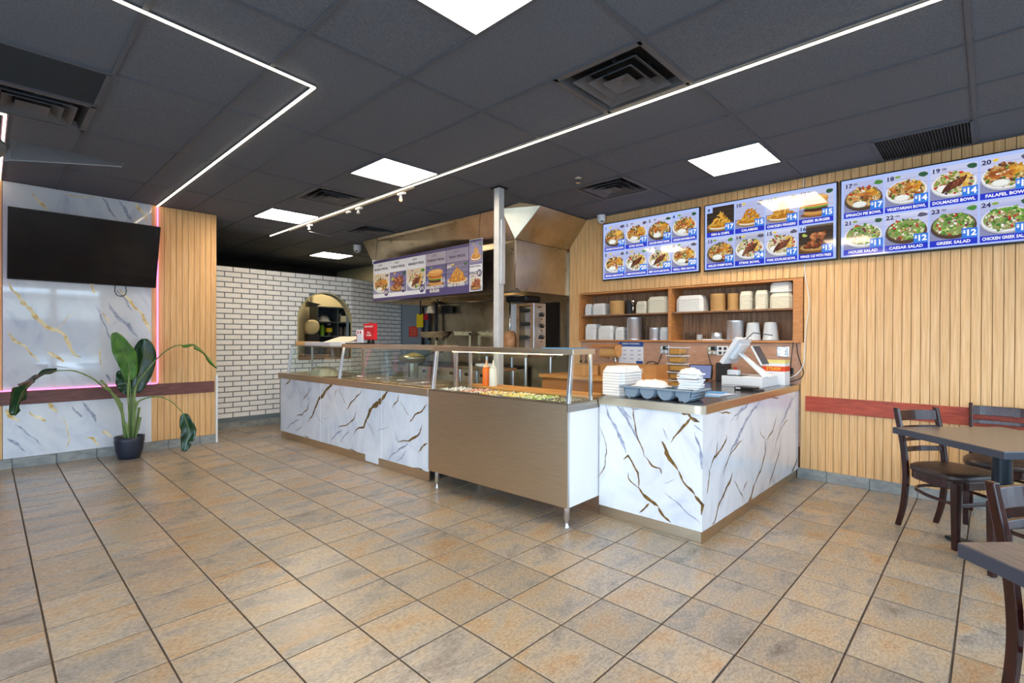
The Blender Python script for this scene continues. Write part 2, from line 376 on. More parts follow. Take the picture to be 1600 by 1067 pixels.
VEINS = {
 'L': [
  ('g',14,20,[(0.161,1.889),(0.198,1.799),(0.275,1.683),(0.353,1.564),(0.423,1.457),(0.525,1.403),(0.598,1.348),(0.624,1.221),(0.684,1.135),(0.717,1.111)]),
  ('g',12,6,[(0.151,1.385),(0.217,1.292),(0.294,1.224),(0.353,1.128),(0.392,1.072)]),
  ('g',10,20,[(0.443,1.181),(0.525,1.132),(0.577,1.066)]),
  ('g',8,20,[(1.047,1.89),(1.12,1.789),(1.193,1.687),(1.268,1.599),(1.306,1.492),(1.349,1.4)]),
  ('g',6,6,[(0.907,1.615),(0.953,1.513),(0.977,1.469)]),
  ('g',7,4,[(0.884,1.218),(0.88,1.072),(0.907,0.953)]),
  ('g',22,10,[(0.141,0.603),(0.178,0.533),(0.245,0.472)]),
  ('g',8,14,[(0.313,0.572),(0.352,0.514),(0.442,0.454)]),
  ('g',18,10,[(0.463,0.64),(0.525,0.537)]),
  ('g',6,14,[(0.794,1.928),(0.839,1.816)]),
  ('g',14,6,[(0.76,0.238),(0.816,0.216),(0.884,0.118)]),
  ('g',20,10,[(0.907,0.291),(0.988,0.206)]),
  ('g',5,5,[(0.566,0.49),(0.609,0.373),(0.623,0.229),(0.609,0.146)]),
  ('g',5,16,[(0.334,2.827),(0.393,2.73),(0.464,2.661)]),
  ('g',14,10,[(1.205,2.876),(1.28,2.768),(1.318,2.698)]),
  ('g',5,5,[(0.525,1.403),(0.62,1.56),(0.673,1.591)]),
  ('g',5,5,[(0.557,2.875),(0.706,2.849),(0.839,2.906)]),
  ('s',12,22,[(0.953,1.72),(1.024,1.575),(1.12,1.488),(1.218,1.337)]),
  ('s',14,8,[(0.907,2.891),(1.0,2.703),(1.036,2.649)]),
  ('s',10,16,[(1.048,2.89),(1.168,2.672)]),
  ('s',8,12,[(1.024,1.873),(1.095,1.788),(1.168,1.641)]),
  ('s',6,14,[(0.641,0.596),(0.727,0.458)]),
  ('s',8,18,[(0.727,0.631),(0.805,0.508),(0.85,0.401)]),
  ('s',14,8,[(0.159,0.309),(0.216,0.247),(0.293,0.154)]),
  ('s',12,8,[(0.93,0.923),(0.977,0.832)]),
  ('s',8,4,[(0.216,0.448),(0.412,0.204)]),
  ('s',5,9,[(0.85,1.685),(0.977,1.306),(1.024,1.068)]),
 ],
 'C': [
  ('g',44,6,[(1.774,0.816),(1.903,0.732),(1.963,0.668),(2.085,0.598),(2.147,0.531),(2.201,0.444),(2.274,0.364),(2.391,0.278)]),
  ('g',8,16,[(1.14,0.794),(1.174,0.737),(1.327,0.641),(1.45,0.536)]),
  ('g',14,6,[(1.257,0.522),(1.298,0.449),(1.396,0.382),(1.539,0.333),(1.65,0.32)]),
  ('g',44,6,[(0.662,0.801),(0.745,0.725),(0.805,0.668),(0.914,0.623),(0.993,0.553),(1.057,0.448),(1.106,0.379),(1.256,0.333),(1.325,0.25)]),
  ('g',8,12,[(0.469,0.781),(0.497,0.712),(0.554,0.664),(0.582,0.628)]),
  ('g',8,16,[(0.022,0.72),(0.134,0.63),(0.212,0.598),(0.291,0.525)]),
  ('g',18,6,[(0.096,0.515),(0.133,0.439),(0.211,0.38),(0.317,0.337),(0.481,0.307),(0.524,0.355)]),
  ('g',14,8,[(0.02,0.351),(0.107,0.306),(0.158,0.243)]),
  ('g',6,14,[(2.296,0.705),(2.406,0.624),(2.504,0.546)]),
  ('g',14,6,[(2.339,0.535),(2.383,0.447),(2.517,0.371),(2.701,0.326)]),
  ('g',6,8,[(0.236,0.077),(0.132,0.087),(0.081,0.072)]),
  ('g',6,8,[(1.395,0.094),(1.255,0.084)]),
  ('g',6,8,[(2.471,0.11),(2.338,0.096)]),
  ('g',30,6,[(2.846,0.788),(2.944,0.738),(3.004,0.701)]),
  ('g',3,3,[(2.188,0.435),(2.084,0.354),(2.01,0.311)]),
  ('g',4,3,[(1.041,0.441),(0.96,0.369),(0.881,0.308)]),
  ('g',3,5,[(0.455,0.715),(0.372,0.64),(0.304,0.581)]),
  ('g',3,5,[(1.633,0.751),(1.522,0.644),(1.468,0.592)]),
  ('g',5,3,[(2.703,0.764),(2.563,0.623)]),
  ('g',8,5,[(1.671,0.739),(1.727,0.647)]),
  ('s',16,6,[(2.608,0.297),(2.844,0.205),(2.967,0.124)]),
  ('s',12,6,[(2.516,0.222),(2.701,0.124)]),
  ('s',16,6,[(1.539,0.298),(1.726,0.198),(1.822,0.106)]),
  ('s',16,8,[(0.316,0.309),(0.537,0.185),(0.668,0.087)]),
  ('s',12,8,[(0.343,0.231),(0.494,0.082)]),
  ('s',12,6,[(1.395,0.307),(1.612,0.135)]),
  ('s',3,3,[(0.866,0.363),(0.684,0.42),(0.625,0.445)]),
  ('s',3,3,[(2.002,0.363),(1.842,0.4)]),
 ],
 'A': [
  ('g',6,9,[(1.8,0.88),(1.846,0.835),(1.837,0.712),(1.799,0.608),(1.753,0.507)]),
  ('g',10,9,[(1.753,0.507),(1.694,0.456),(1.636,0.447),(1.632,0.41)]),
  ('g',6,4,[(1.846,0.835),(1.869,0.874)]),
  ('g',26,12,[(1.63,0.632),(1.595,0.585),(1.567,0.524),(1.512,0.456)]),
  ('g',9,12,[(1.512,0.456),(1.458,0.377),(1.392,0.315)]),
  ('g',14,14,[(1.392,0.315),(1.347,0.262),(1.331,0.198)]),
  ('g',20,16,[(1.487,0.883),(1.447,0.855),(1.421,0.82),(1.363,0.802)]),
  ('g',12,6,[(1.421,0.82),(1.473,0.763),(1.5,0.715),(1.54,0.671),(1.567,0.635)]),
  ('g',12,8,[(1.93,0.463),(1.89,0.491),(1.859,0.455),(1.805,0.389),(1.804,0.28)]),
  ('g',10,20,[(1.804,0.28),(1.767,0.247),(1.707,0.206),(1.649,0.179)]),
  ('g',20,10,[(1.649,0.179),(1.606,0.124),(1.562,0.083)]),
  ('g',10,5,[(1.714,0.184),(1.766,0.139),(1.796,0.104)]),
  ('g',5,8,[(1.89,0.373),(1.882,0.333),(1.804,0.273)]),
  ('g',22,12,[(1.345,0.891),(1.334,0.846)]),
  ('g',4,6,[(2.141,0.675),(2.086,0.595),(2.069,0.483),(2.085,0.394),(2.139,0.283)]),
  ('s',10,22,[(2.088,0.868),(2.02,0.718),(1.955,0.628),(1.906,0.509)]),
  ('s',22,10,[(1.98,0.885),(1.892,0.761),(1.845,0.67),(1.814,0.619)]),
  ('s',14,5,[(1.94,0.881),(1.861,0.751)]),
  ('s',6,18,[(1.395,0.729),(1.337,0.575),(1.305,0.494)]),
  ('s',5,4,[(1.624,0.725),(1.581,0.652)]),
  ('s',5,6,[(1.607,0.294),(1.47,0.209),(1.353,0.136)]),
  ('s',4,4,[(1.608,0.353),(1.532,0.394)]),
  ('s',14,6,[(1.395,0.779),(1.338,0.736)]),
 ],
 'B': [
  ('g',8,12,[(3.298,0.481),(3.321,0.439),(3.269,0.322)]),
  ('g',14,8,[(3.329,0.475),(3.393,0.542),(3.509,0.569),(3.612,0.64),(3.594,0.67)]),
  ('g',6,10,[(3.936,0.588),(3.78,0.547),(3.65,0.498),(3.58,0.429),(3.546,0.375)]),
  ('g',16,10,[(3.726,0.375),(3.671,0.316),(3.565,0.257),(3.464,0.187),(3.399,0.099),(3.361,0.077)]),
  ('g',12,10,[(4.449,0.508),(4.451,0.396),(4.357,0.286),(4.198,0.194)]),
  ('g',10,26,[(4.198,0.194),(4.112,0.107),(4.069,0.079)]),
  ('g',14,8,[(4.87,0.388),(4.762,0.279),(4.631,0.17),(4.531,0.085)]),
  ('g',4,10,[(3.454,0.866),(3.539,0.822),(3.682,0.816)]),
  ('g',5,8,[(4.617,0.876),(4.697,0.828),(4.805,0.828)]),
  ('g',8,20,[(5.46,0.195),(5.329,0.144),(5.234,0.088)]),
  ('g',6,6,[(5.137,0.267),(5.079,0.135)]),
  ('g',4,8,[(3.745,0.315),(3.862,0.22),(3.935,0.147),(3.924,0.106)]),
  ('g',10,5,[(4.024,0.259),(3.943,0.188)]),
  ('g',6,8,[(5.099,0.6),(4.952,0.574),(4.785,0.493),(4.706,0.388)]),
  ('g',5,12,[(4.754,0.665),(4.65,0.561),(4.498,0.501)]),
  ('g',3,5,[(4.304,0.598),(4.449,0.508)]),
  ('g',5,10,[(3.457,0.636),(3.409,0.539)]),
  ('s',12,26,[(4.346,0.865),(4.1,0.766),(3.934,0.682),(3.817,0.598),(3.668,0.523)]),
  ('s',16,8,[(4.055,0.889),(3.853,0.792),(3.776,0.744)]),
  ('s',10,18,[(5.249,0.81),(5.008,0.654),(4.839,0.554)]),
  ('s',8,5,[(3.972,0.881),(3.665,0.743)]),
  ('s',6,10,[(5.378,0.836),(5.127,0.713),(4.98,0.623)]),
 ],
}
# ================================================================== THE SETTING
CZ = 2.895                                    # ceiling height
TX0, TY0, TX, TY = .523, 2.443, .333, .3337   # floor tile lines
# ---- floor: grout bed with raised tiles
fl = struct('floor', MB().box(-3.2, 5.8, -2.2, 11.3, -.08, -.003), M['grout'])
slab = MB(); g = .004; hx, hy = TX/2-g, TY/2-g
slab.add([(-hx,-hy,-.003),(hx,-hy,-.003),(hx,hy,-.003),(-hx,hy,-.003),(-hx,-hy,-.001),(hx,-hy,-.001),(hx,hy,-.001),(-hx,hy,-.001),
          (-hx+.003,-hy+.003,0),(hx-.003,-hy+.003,0),(hx-.003,hy-.003,0),(-hx+.003,hy-.003,0)],
         [(0,1,5,4),(1,2,6,5),(2,3,7,6),(3,0,4,7),(4,5,9,8),(5,6,10,9),(6,7,11,10),(7,4,8,11),(8,9,10,11)])
slab_me = mesh('tile', slab, M['tile'])
cand = []
for i in range(-12, 17):
    for j in range(-14, 28):
        x0, x1, y0, y1 = TX0+TX*i, TX0+TX*(i+1), TY0+TY*j, TY0+TY*(j+1)
        if x1 < -3.2 or x0 > 5.44 or y1 < -2.1 or y0 > 11.2: continue
        c = Vector(((x0+x1)/2, (y0+y1)/2, 0)); d = c-EYE; dep = d.dot(fw)
        vis = dep > .8 and abs(d.dot(rt)) < dep*1.12 and not (c.y > 7.3 and c.x < 1.6) and c.y < 8.2 and not (c.x > 3.6 and c.y > 1.5) and not (c.x > 3.1 and c.y > 2.3)
        cand.append((0 if vis else 1, c.length, c))
cand.sort(key=lambda t: (t[0], t[1]))
rest = MB()
for k, (v, l, c) in enumerate(cand):
    if k < 295 and v == 0: obj('tile', slab_me, None, fl, loc=(c.x, c.y, 0))
    else: rest.join(slab, Matrix.Translation(c))
obj('tile_field', rest, M['tile'], fl, kind='stuff')

# ---- ceiling: void, grid rails, tiles
CX0, CXS, CY0, CYS = 1.14, .612, 1.32, .615
ce = struct('ceiling', MB().box(-3.2, 5.8, -2.2, 11.3, CZ+.05, CZ+.12), M['ceilback'])
rail = MB()
for i in range(-8, 9):
    x = CX0+CXS*i
    if -3.2 < x < 5.8: obj('grid_rail', MB().box(x-.012, x+.012, -2.2, 11.3, CZ-.002, CZ+.02), M['grid'], ce)
special = {}   # half cells that are not plain tile: (ix, k)
LIGHTS = [(0,0),(2,4),(5,0),(2,8),(5,12),(-3,0),(-3,-4),(2,-4)]  # the last three are added out of view to light the room
VENTS = [(2,0),(2,6),(4,8),(5,2),(-2,5)]
GRILLES = [(6,-2),(-2,4)]
for c in LIGHTS+VENTS+GRILLES: special[c] = 1
for i in range(-8, 8):
    for p in range(-3, 9):
        k = 2*p
        x0, x1 = CX0+CXS*i, CX0+CXS*(i+1); y0, y1 = CY0+CYS*k, CY0+CYS*(k+2)
        if x0 < -3.3 or x1 > 6.1 or y0 < -2.6: continue
        x1 = min(x1, 5.8); parts = []
        a, b = special.get((i, k)), special.get((i, k+1))
        if not a and not b: parts = [(y0, y1)]
        else:
            if not a: parts.append((y0, y0+CYS))
            if not b: parts.append((y0+CYS, y1))
            obj('grid_rail', MB().box(x0, x1, y0+CYS-.012, y0+CYS+.012, CZ-.001, CZ+.02), M['grid'], ce)
        for a0, a1 in parts:
            obj('ceiling_tile', MB().box(x0+.004, x1-.004, a0+.004, a1-.004, CZ+.006, CZ+.022), M['ceil'], ce)
        obj('grid_rail', MB().box(x0, x1, y0-.012, y0+.012, CZ-.001, CZ+.02), M['grid'], ce)

# ---- left wall (marble feature panel between oak slats)
LY = 7.16
wl = struct('wall_left', MB().box(-3.2, 2.03, LY+.014, LY+.14, 0, CZ+.04), M['slatgap'])
mp = obj('marble_panel', MB().box(.123, 1.355, LY, LY+.014, .105, CZ), M['marble'], wl)
sl = MB(); sl.box(-.0296, .0296, -.012, 0, .105, CZ)
sl_me = mesh('slat', sl, M['slat'])
xs = [1.417+.0625*k+.031 for k in range(-1, 10)] + [.121-.0315-.0625*k for k in range(0, 24)]
for x in xs: obj('slat', sl_me, None, wl, loc=(x, LY+.014, 0), bev=.002, seg=1)
obj('slat', MB().box(1.98, 2.028, LY+.002, LY+.014, .105, CZ), M['slat'], wl)
bl = struct('baseboard_left', MB().box(-3.2, 2.034, LY+.0, LY+.014, 0, .1), M['mortar'])
for k in range(-11, 5):
    x0 = TX0+TX*k; x1 = min(x0+TX-.004, 2.034)
    if x1 > x0+.02: obj('tile', MB().box(x0+.002, x1, LY-.008, LY, 0, .103), M['base'], bl, bev=.002, seg=1)
struct('trim_1', MB().box(-3.2, 2.012, LY-.016, LY+.001, .645, .785), M['redl'], bev=.003)
struct('trim_2', MB().box(2.03, 2.052, LY-.02, LY+.14, 0, .86), M['whitep'], bev=.002)
struct('trim_3', MB().box(2.03, 2.04, LY+.002, LY+.14, .86, CZ), M['slat'])

# ---- right wall (oak slats, shelf niche), X = 5.44
RX = 5.44
wr = MB()
wr.box(RX+.016, RX+.3, -2.2, 1.30, 0, CZ+.04); wr.box(RX+.016, RX+.3, 3.955, 4.14, 0, CZ+.04)
wr.box(RX+.016, RX+.3, 1.30, 3.955, 0, 1.30); wr.box(RX+.016, RX+.3, 1.30, 3.955, 1.94, CZ+.04); wr.box(RX+.29, RX+.34, 1.30, 3.955, 1.30, 1.94)
wr = struct('wall_right', wr, M['slatgap'])
def slat_piece(z0, z1):
    return mesh('slat', MB().box(-.014, 0, -.0296, .0296, z0, z1), M['slat'])
full, upper = slat_piece(.1, CZ), slat_piece(1.94, CZ)
k = -42
while True:
    y = .554+.0625*k+.03125; k += 1
    if y > 4.11: break
    if y < -2.05: continue
    obj('slat', upper if 1.32 < y < 3.95 else full, None, wr, loc=(RX+.014, y, 0), bev=.002, seg=1)
obj('backsplash', MB().box(RX+.002, RX+.016, 1.33, 4.1, .3, 1.30), M['splash'], wr)
obj('backsplash_post', MB().box(RX-.008, RX+.016, 1.285, 1.325, .1, 1.31), M['slat'], wr)
obj('end_strip', MB().box(RX-.012, RX+.016, 4.112, 4.142, 0, 2.5), M['steel'], wr)
br = struct('baseboard_right', MB().box(RX+.002, RX+.014, -2.2, 1.35, 0, .1), M['mortar'])
for k in range(-14, -3):
    y0 = TY0+TY*k; y1 = min(y0+TY-.004, 1.35)
    obj('tile', MB().box(RX-.006, RX+.002, y0+.002, y1, 0, .1), M['base'], br, bev=.002, seg=1)
struct('trim_4', MB().box(RX-.016, RX+.001, -2.2, 1.283, .655, .797), M['red'], bev=.003)

# ---- brick walls (white brick, arched serving hatch), partial height
BY, BTOP = 8.066, 2.378
ACX, ARX, AZ0, AZ1, ATOP = 3.935, .455, 1.0, 1.62, 2.08     # arch: centre, half width, sill, spring, crown
def arch_half(z):
    if z < AZ0 or z > ATOP: return 0
    if z <= AZ1: return ARX
    t = (z-AZ1)/(ATOP-AZ1); return ARX*math.sqrt(max(0, 1-t*t))
NB = 28
def wall_poly():
    pts = [(-.6, 0), (4.39, 0), (4.39, BTOP), (-.6, BTOP)]
    return pts
wb = MB()      # masonry core with the arch left open
wb.box(-.6, ACX-ARX, BY-.002, BY+.13, 0, BTOP); wb.box(ACX-ARX, ACX+ARX, BY-.002, BY+.13, 0, AZ0); wb.box(ACX+ARX, 4.41, BY-.002, BY+.13, 0, BTOP)
zz = [AZ0+(ATOP-AZ0)*(i/40) for i in range(41)]+[BTOP]
for i in range(41):
    h = (arch_half(zz[i])+arch_half(zz[i+1]))/2
    h0, h1 = arch_half(zz[i]), arch_half(zz[i+1])
    for s in (-1, 1):
        a = [(ACX+s*h0, BY-.002, zz[i]), (ACX+s*ARX, BY-.002, zz[i]), (ACX+s*ARX, BY+.13, zz[i]), (ACX+s*h0, BY+.13, zz[i])]
        b = [(ACX+s*h1, BY-.002, zz[i+1]), (ACX+s*ARX, BY-.002, zz[i+1]), (ACX+s*ARX, BY+.13, zz[i+1]), (ACX+s*h1, BY+.13, zz[i+1])]
        if i == 40: b = [(p[0], p[1], BTOP) for p in [(ACX, BY-.002), (ACX+s*ARX, BY-.002), (ACX+s*ARX, BY+.13), (ACX, BY+.13)]]
        wb.hexa(a+b)
wb = struct('wall_back', wb, M['mortar'])
BL, BH, RZ = .2285, .0765, .0765
def brick_row(parent, x0, x1, z, off, frame, skip_arch):
    x = x0-off
    while x < x1:
        a, b = max(x+.007, x0), min(x+BL-.007, x1); x += BL
        if b-a < .02: continue
        segs = [(a, b)]
        if skip_arch:
            zc = z+RZ/2; h = max(arch_half(z+.01), arch_half(z+RZ-.01))
            if h > 0:
                h += .02
                segs = []
                if a < ACX-h: segs.append((a, min(b, ACX-h)))
                if b > ACX+h: segs.append((max(a, ACX+h), b))
        for p, q in segs:
            if q-p > .012: yield p, q
cache = {}
def brick_me(w):
    key = round(w, 3)
    if key not in cache: cache[key] = mesh('brick', MB().box(-key/2, key/2, -.006, .006, .007, RZ-.007), M['brick'])
    return cache[key]
nrow = 31; nb = 0; far = MB()
for r in range(nrow-1, -1, -1):
    z = BTOP-RZ*(nrow-r)
    if z < .09: continue
    for p, q in brick_row(wb, 2.06, 4.405, z, .114 if r % 2 else 0, None, True):
        if nb < 295: obj('brick', brick_me(q-p), None, wb, loc=((p+q)/2, BY, z)); nb += 1
        else: far.box(p, q, BY-.006, BY+.006, z+.007, z+RZ-.007)
if far.v: obj('brick_field', far, M['brick'], wb, kind='stuff')
rim = MB()
path = [(ACX-ARX, AZ0)]+[(ACX-ARX*math.cos(t*PI/24), AZ1+(ATOP-AZ1)*math.sin(t*PI/24)) for t in range(25)]+[(ACX+ARX, AZ0)]
for (xa, za), (xb, zb) in zip(path, path[1:]):
    def o(x, z):
        if z <= AZ1+1e-6: return (x+(.022 if x > ACX else -.022), z)
        dx, dz = x-ACX, (z-AZ1); l = math.hypot(dx, dz); return (x+dx/l*.022, z+dz/l*.022)
    (xc, zc), (xd, zd) = o(xa, za), o(xb, zb)
    rim.hexa([(xa,BY-.008,za),(xc,BY-.008,zc),(xc,BY+.132,zc),(xa,BY+.132,za),(xb,BY-.008,zb),(xd,BY-.008,zd),(xd,BY+.132,zd),(xb,BY+.132,zb)])
obj('arch_rim', rim, M['cream'], wb)
obj('sill_board', MB().box(ACX-ARX, ACX+ARX, BY-.02, BY+.15, AZ0-.02, AZ0+.01), M['walnut'], wb)
bb = struct('baseboard_back', MB().box(-.6, 4.2, BY-.004, BY+.006, 0, .09), M['mortar'])
for k in range(-3, 11):
    x0 = TX0+TX*k+.18
    obj('tile', MB().box(x0+.002, min(x0+TX-.003, 4.2), BY-.012, BY-.004, 0, .095), M['base'], bb)
# angled stretch of brick to the kitchen
ang = math.atan2(.46, 1.315)
w2 = struct('wall_back_angled', MB().box(0, 1.393, -.002, .12, 0, BTOP), M['mortar'], loc=(4.41, BY, 0), rot=(0, 0, ang))
nb = 0
for r in range(nrow-1, -1, -1):
    z = BTOP-RZ*(nrow-r)
    if z < .6: continue
    for p, q in brick_row(w2, 0, 1.393, z, .04 if r % 2 else .154, None, False):
        obj('brick', brick_me(q-p), None, w2, loc=((p+q)/2, 0, z))

# ---- kitchen and far walls
struct('wall_kitchen', MB().box(5.75, 5.87, 4.14, 7.6, 0, CZ+.04), M['steelh'])
struct('wall_kitchen_grey', MB().box(5.75, 5.87, 7.6, 8.62, 0, CZ+.04), M['greywall'])
struct('wall_far_right', MB().box(5.75, 5.87, 8.62, 11.3, 0, CZ+.04), M['cream'])
struct('wall_far', MB().box(-3.2, 5.87, 11.2, 11.3, 0, CZ+.04), M['dark'])
struct('wall_pass', MB().box(2.9, 5.75, 9.6, 9.7, 0, 2.5), M['cream'])
# ---- storefront behind the camera: wall, glazing bars and panes on two sides
wf = MB(); wf.box(2.14, 2.6, -2.2, -2.08, 0, CZ+.04); wf.box(5.3, 5.75, -2.2, -2.08, 0, CZ+.04); wf.box(2.6, 5.3, -2.2, -2.08, 2.5, CZ+.04); wf.box(2.6, 5.3, -2.2, -2.08, 0, .12); wf.box(-3.2, 2.14, -2.2, -2.08, 2.5, CZ+.04); wf.box(-3.2, 2.14, -2.2, -2.08, 0, .12)
wf = struct('wall_front', wf, M['plaster'])
ws = MB(); ws.box(-3.2, -3.08, 4.2, 11.3, 0, CZ+.04); ws.box(-3.2, -3.08, -2.2, 4.2, 2.5, CZ+.04); ws.box(-3.2, -3.08, -2.2, 4.2, 0, .12)
ws = struct('wall_side', ws, M['plaster'])
wn = struct('window_1', MB().box(-3.1, 2.14, -2.13, -2.12, .12, 2.5), M['wglass'])
for x in (-3.08, -1.76, -.42, .95+.19, 2.07): obj('mullion', MB().box(x-.06, x+.06, -2.18, -2.08, .12, 2.5), M['alu'], wn)
wn = struct('window_added', MB().box(2.6, 5.3, -2.13, -2.12, .12, 2.5), M['wglass'])  # unseen window added to lighten the right wall slats and counter side
for x in (2.66, 3.95, 5.24): obj('mullion', MB().box(x-.06, x+.06, -2.18, -2.08, .12, 2.5), M['alu'], wn)
wn = struct('window_2', MB().box(-3.13, -3.12, -2.1, 4.2, .12, 2.5), M['wglass'])
for y in (-2.05, -.5, 1.05, 2.6, 4.15): obj('mullion', MB().box(-3.18, -3.08, y-.06, y+.06, .12, 2.5), M['alu'], wn)
struct('pavement_outside', MB().box(-14, 14, -16, -2.25, -.2, -.09), noise_mat('asphalt', [(.3,(118,118,118)),(.7,(150,150,148))], ns=3, rough=.9, rand=False))
struct('pavement_outside_side', MB().box(-18, -3.25, -2.2, 12, -.2, -.09), noise_mat('asphalt2', [(.3,(118,118,118)),(.7,(150,150,148))], ns=3, rough=.9, rand=False))

# street outside, seen only as reflections
for n, (x, w, h, c, lb) in enumerate(((-9, 9, 4.2, (150,140,130), 'low tan building across the street on the left'), (2, 8, 3.6, (176,172,166), 'pale low building across the street in the middle'), (11, 8, 5.0, (120,112,108), 'darker building across the street on the right'))):
    t = thing('street_building', lb, 'building', (x, -24, -.1)); obj('wall', MB().box(-w/2, w/2, -4, 0, 0, h), mat('street_wall%d' % n, c, .9), t); obj('shop_window', MB().box(-w*.4, w*.4, 0, .05, .5, 2.4), mat('street_window%d' % n, (60,74,90), .1), t); obj('roof_edge', MB().box(-w/2-.1, w/2+.1, -4.1, .15, h, h+.3), mat('street_roof%d' % n, (90,84,80), .8), t)
for n, (x, c, lb) in enumerate(((-4.5, (70,90,120), 'blue car parked outside the storefront'), (.2, (60,62,66), 'dark grey car parked outside the storefront'), (3.4, (196,196,198), 'white car parked outside the storefront'))):
    t = thing('car', lb, 'car', (x, -8.5, -.09)); cm = mat('car_paint%d' % n, c, .2, coat=1)
    obj('body', MB().prism([(-.88,.25),(.88,.25),(.9,.7),(.82,.82),(-.82,.82),(-.9,.7)], 'y', -2.2, 2.2), cm, t, bev=.06); obj('cabin', MB().hexa([(-.78,-1.5,.82),(.78,-1.5,.82),(.78,1.1,.82),(-.78,1.1,.82),(-.62,-1.0,1.42),(.62,-1.0,1.42),(.62,.5,1.42),(-.62,.5,1.42)]), M['blackp'], t, bev=.05)
    for a in (-.78, .78):
        for b_ in (-1.35, 1.35): obj('wheel', MB().cyl(0, 0, -.1, .1, .32, 18).xf(Matrix.Translation((a, b_, .32)) @ Matrix.Rotation(PI/2, 4, 'Y')), M['blackp'], t)

# ---- veins on the marble panels, printed in the panel face
VR = random.Random(3); WV = .0011
def vein_strip(mb, pts, w0, w1, P, n_off):
    # pts in (u,z); P(u,z,off) -> xyz
    dense = []
    for (a, b), (c, d) in zip(pts, pts[1:]):
        n = max(2, int(math.hypot(c-a, d-b)/.022))
        for i in range(n): dense.append((a+(c-a)*i/n, b+(d-b)*i/n))
    dense.append(pts[-1]); N = len(dense)
    if N < 2: return
    L = []; Rr = []; ph = VR.random()*9
    for i, (u, z) in enumerate(dense):
        a, b = dense[max(i-1, 0)], dense[min(i+1, N-1)]; dx, dz = b[0]-a[0], b[1]-a[1]; l = math.hypot(dx, dz) or 1
        nx, nz = -dz/l, dx/l; t = i/(N-1); w = (w0+(w1-w0)*t)*WV*(.55+.75*VR.random())*min(1, .25+4*t, .25+4*(1-t))
        j = .005*math.sin(i*.9+ph)+.003*(VR.random()-.5)
        L.append((u+nx*(w+j), z+nz*(w+j))); Rr.append((u-nx*(w*(.6+.5*VR.random())-j), z-nz*(w-j)))
    vs = [P(u, z, n_off) for u, z in L]+[P(u, z, n_off) for u, z in Rr]
    mb.add(vs, [(i, i+1, N+i+1, N+i) for i in range(N-1)])
def veins(key, P, parent, gold, zr, ur):
    a, b = MB(), MB(); n = 0
    for c, w0, w1, pts in VEINS[key]:
        pts = [(min(max(u, ur[0]), ur[1]), min(max(z, zr[0]), zr[1])) for u, z in pts]
        n += 1; vein_strip(a if c == 'g' else b, pts, w0, w1, P, .0008+.00003*n)
    obj('vein', a, gold, parent, kind='stuff'); obj('grey_vein', b, M['veins'], parent, kind='stuff')
veins('L', lambda u, z, o: (u, LY-o, z), wl, M['veinl'], (.11, 2.89), (.128, 1.35))
WV = .00075
# ================================================================== CEILING FIXTURES
def cell(i, k): return CX0+CXS*i, CY0+CYS*k
LIGHT_LABELS = ['square ceiling light cut off by the top edge of the frame', 'square ceiling light in the middle of the ceiling beside the long white line',
  'square ceiling light nearest the menu screens', 'square ceiling light further back on the left, above the brick wall side', 'small far square ceiling light beyond the brick wall and left of the hood',
  'added unseen ceiling light behind the viewer on the left', 'added unseen ceiling light behind the viewer in the far corner', 'added unseen ceiling light behind the viewer near the storefront']
for (i, k), lb in zip(LIGHTS, LIGHT_LABELS):
    x, y = cell(i, k); t = thing('ceiling_light', lb, 'ceiling light', (x+CXS/2, y+CYS/2, CZ-.004), 0, 'square ceiling lights')
    h = .288
    f = MB()
    for a in ((-h-.014,h+.014,-h-.014,-h),(-h-.014,h+.014,h,h+.014),(-h-.014,-h,-h,h),(h,h+.014,-h,h)): f.box(*a, -.004, .012)
    obj('frame', f, M['grid'], t); obj('diffuser', MB().box(-h, h, -h, h, 0, .008), M['panel'], t)
VL = ['large square air diffuser of stepped vanes beside the long white line', 'square air diffuser further back near the track spotlights', 'far square air diffuser just left of the cooking hood top',
      'square air diffuser left of the menu screens', 'square air diffuser above the fan at the left edge']
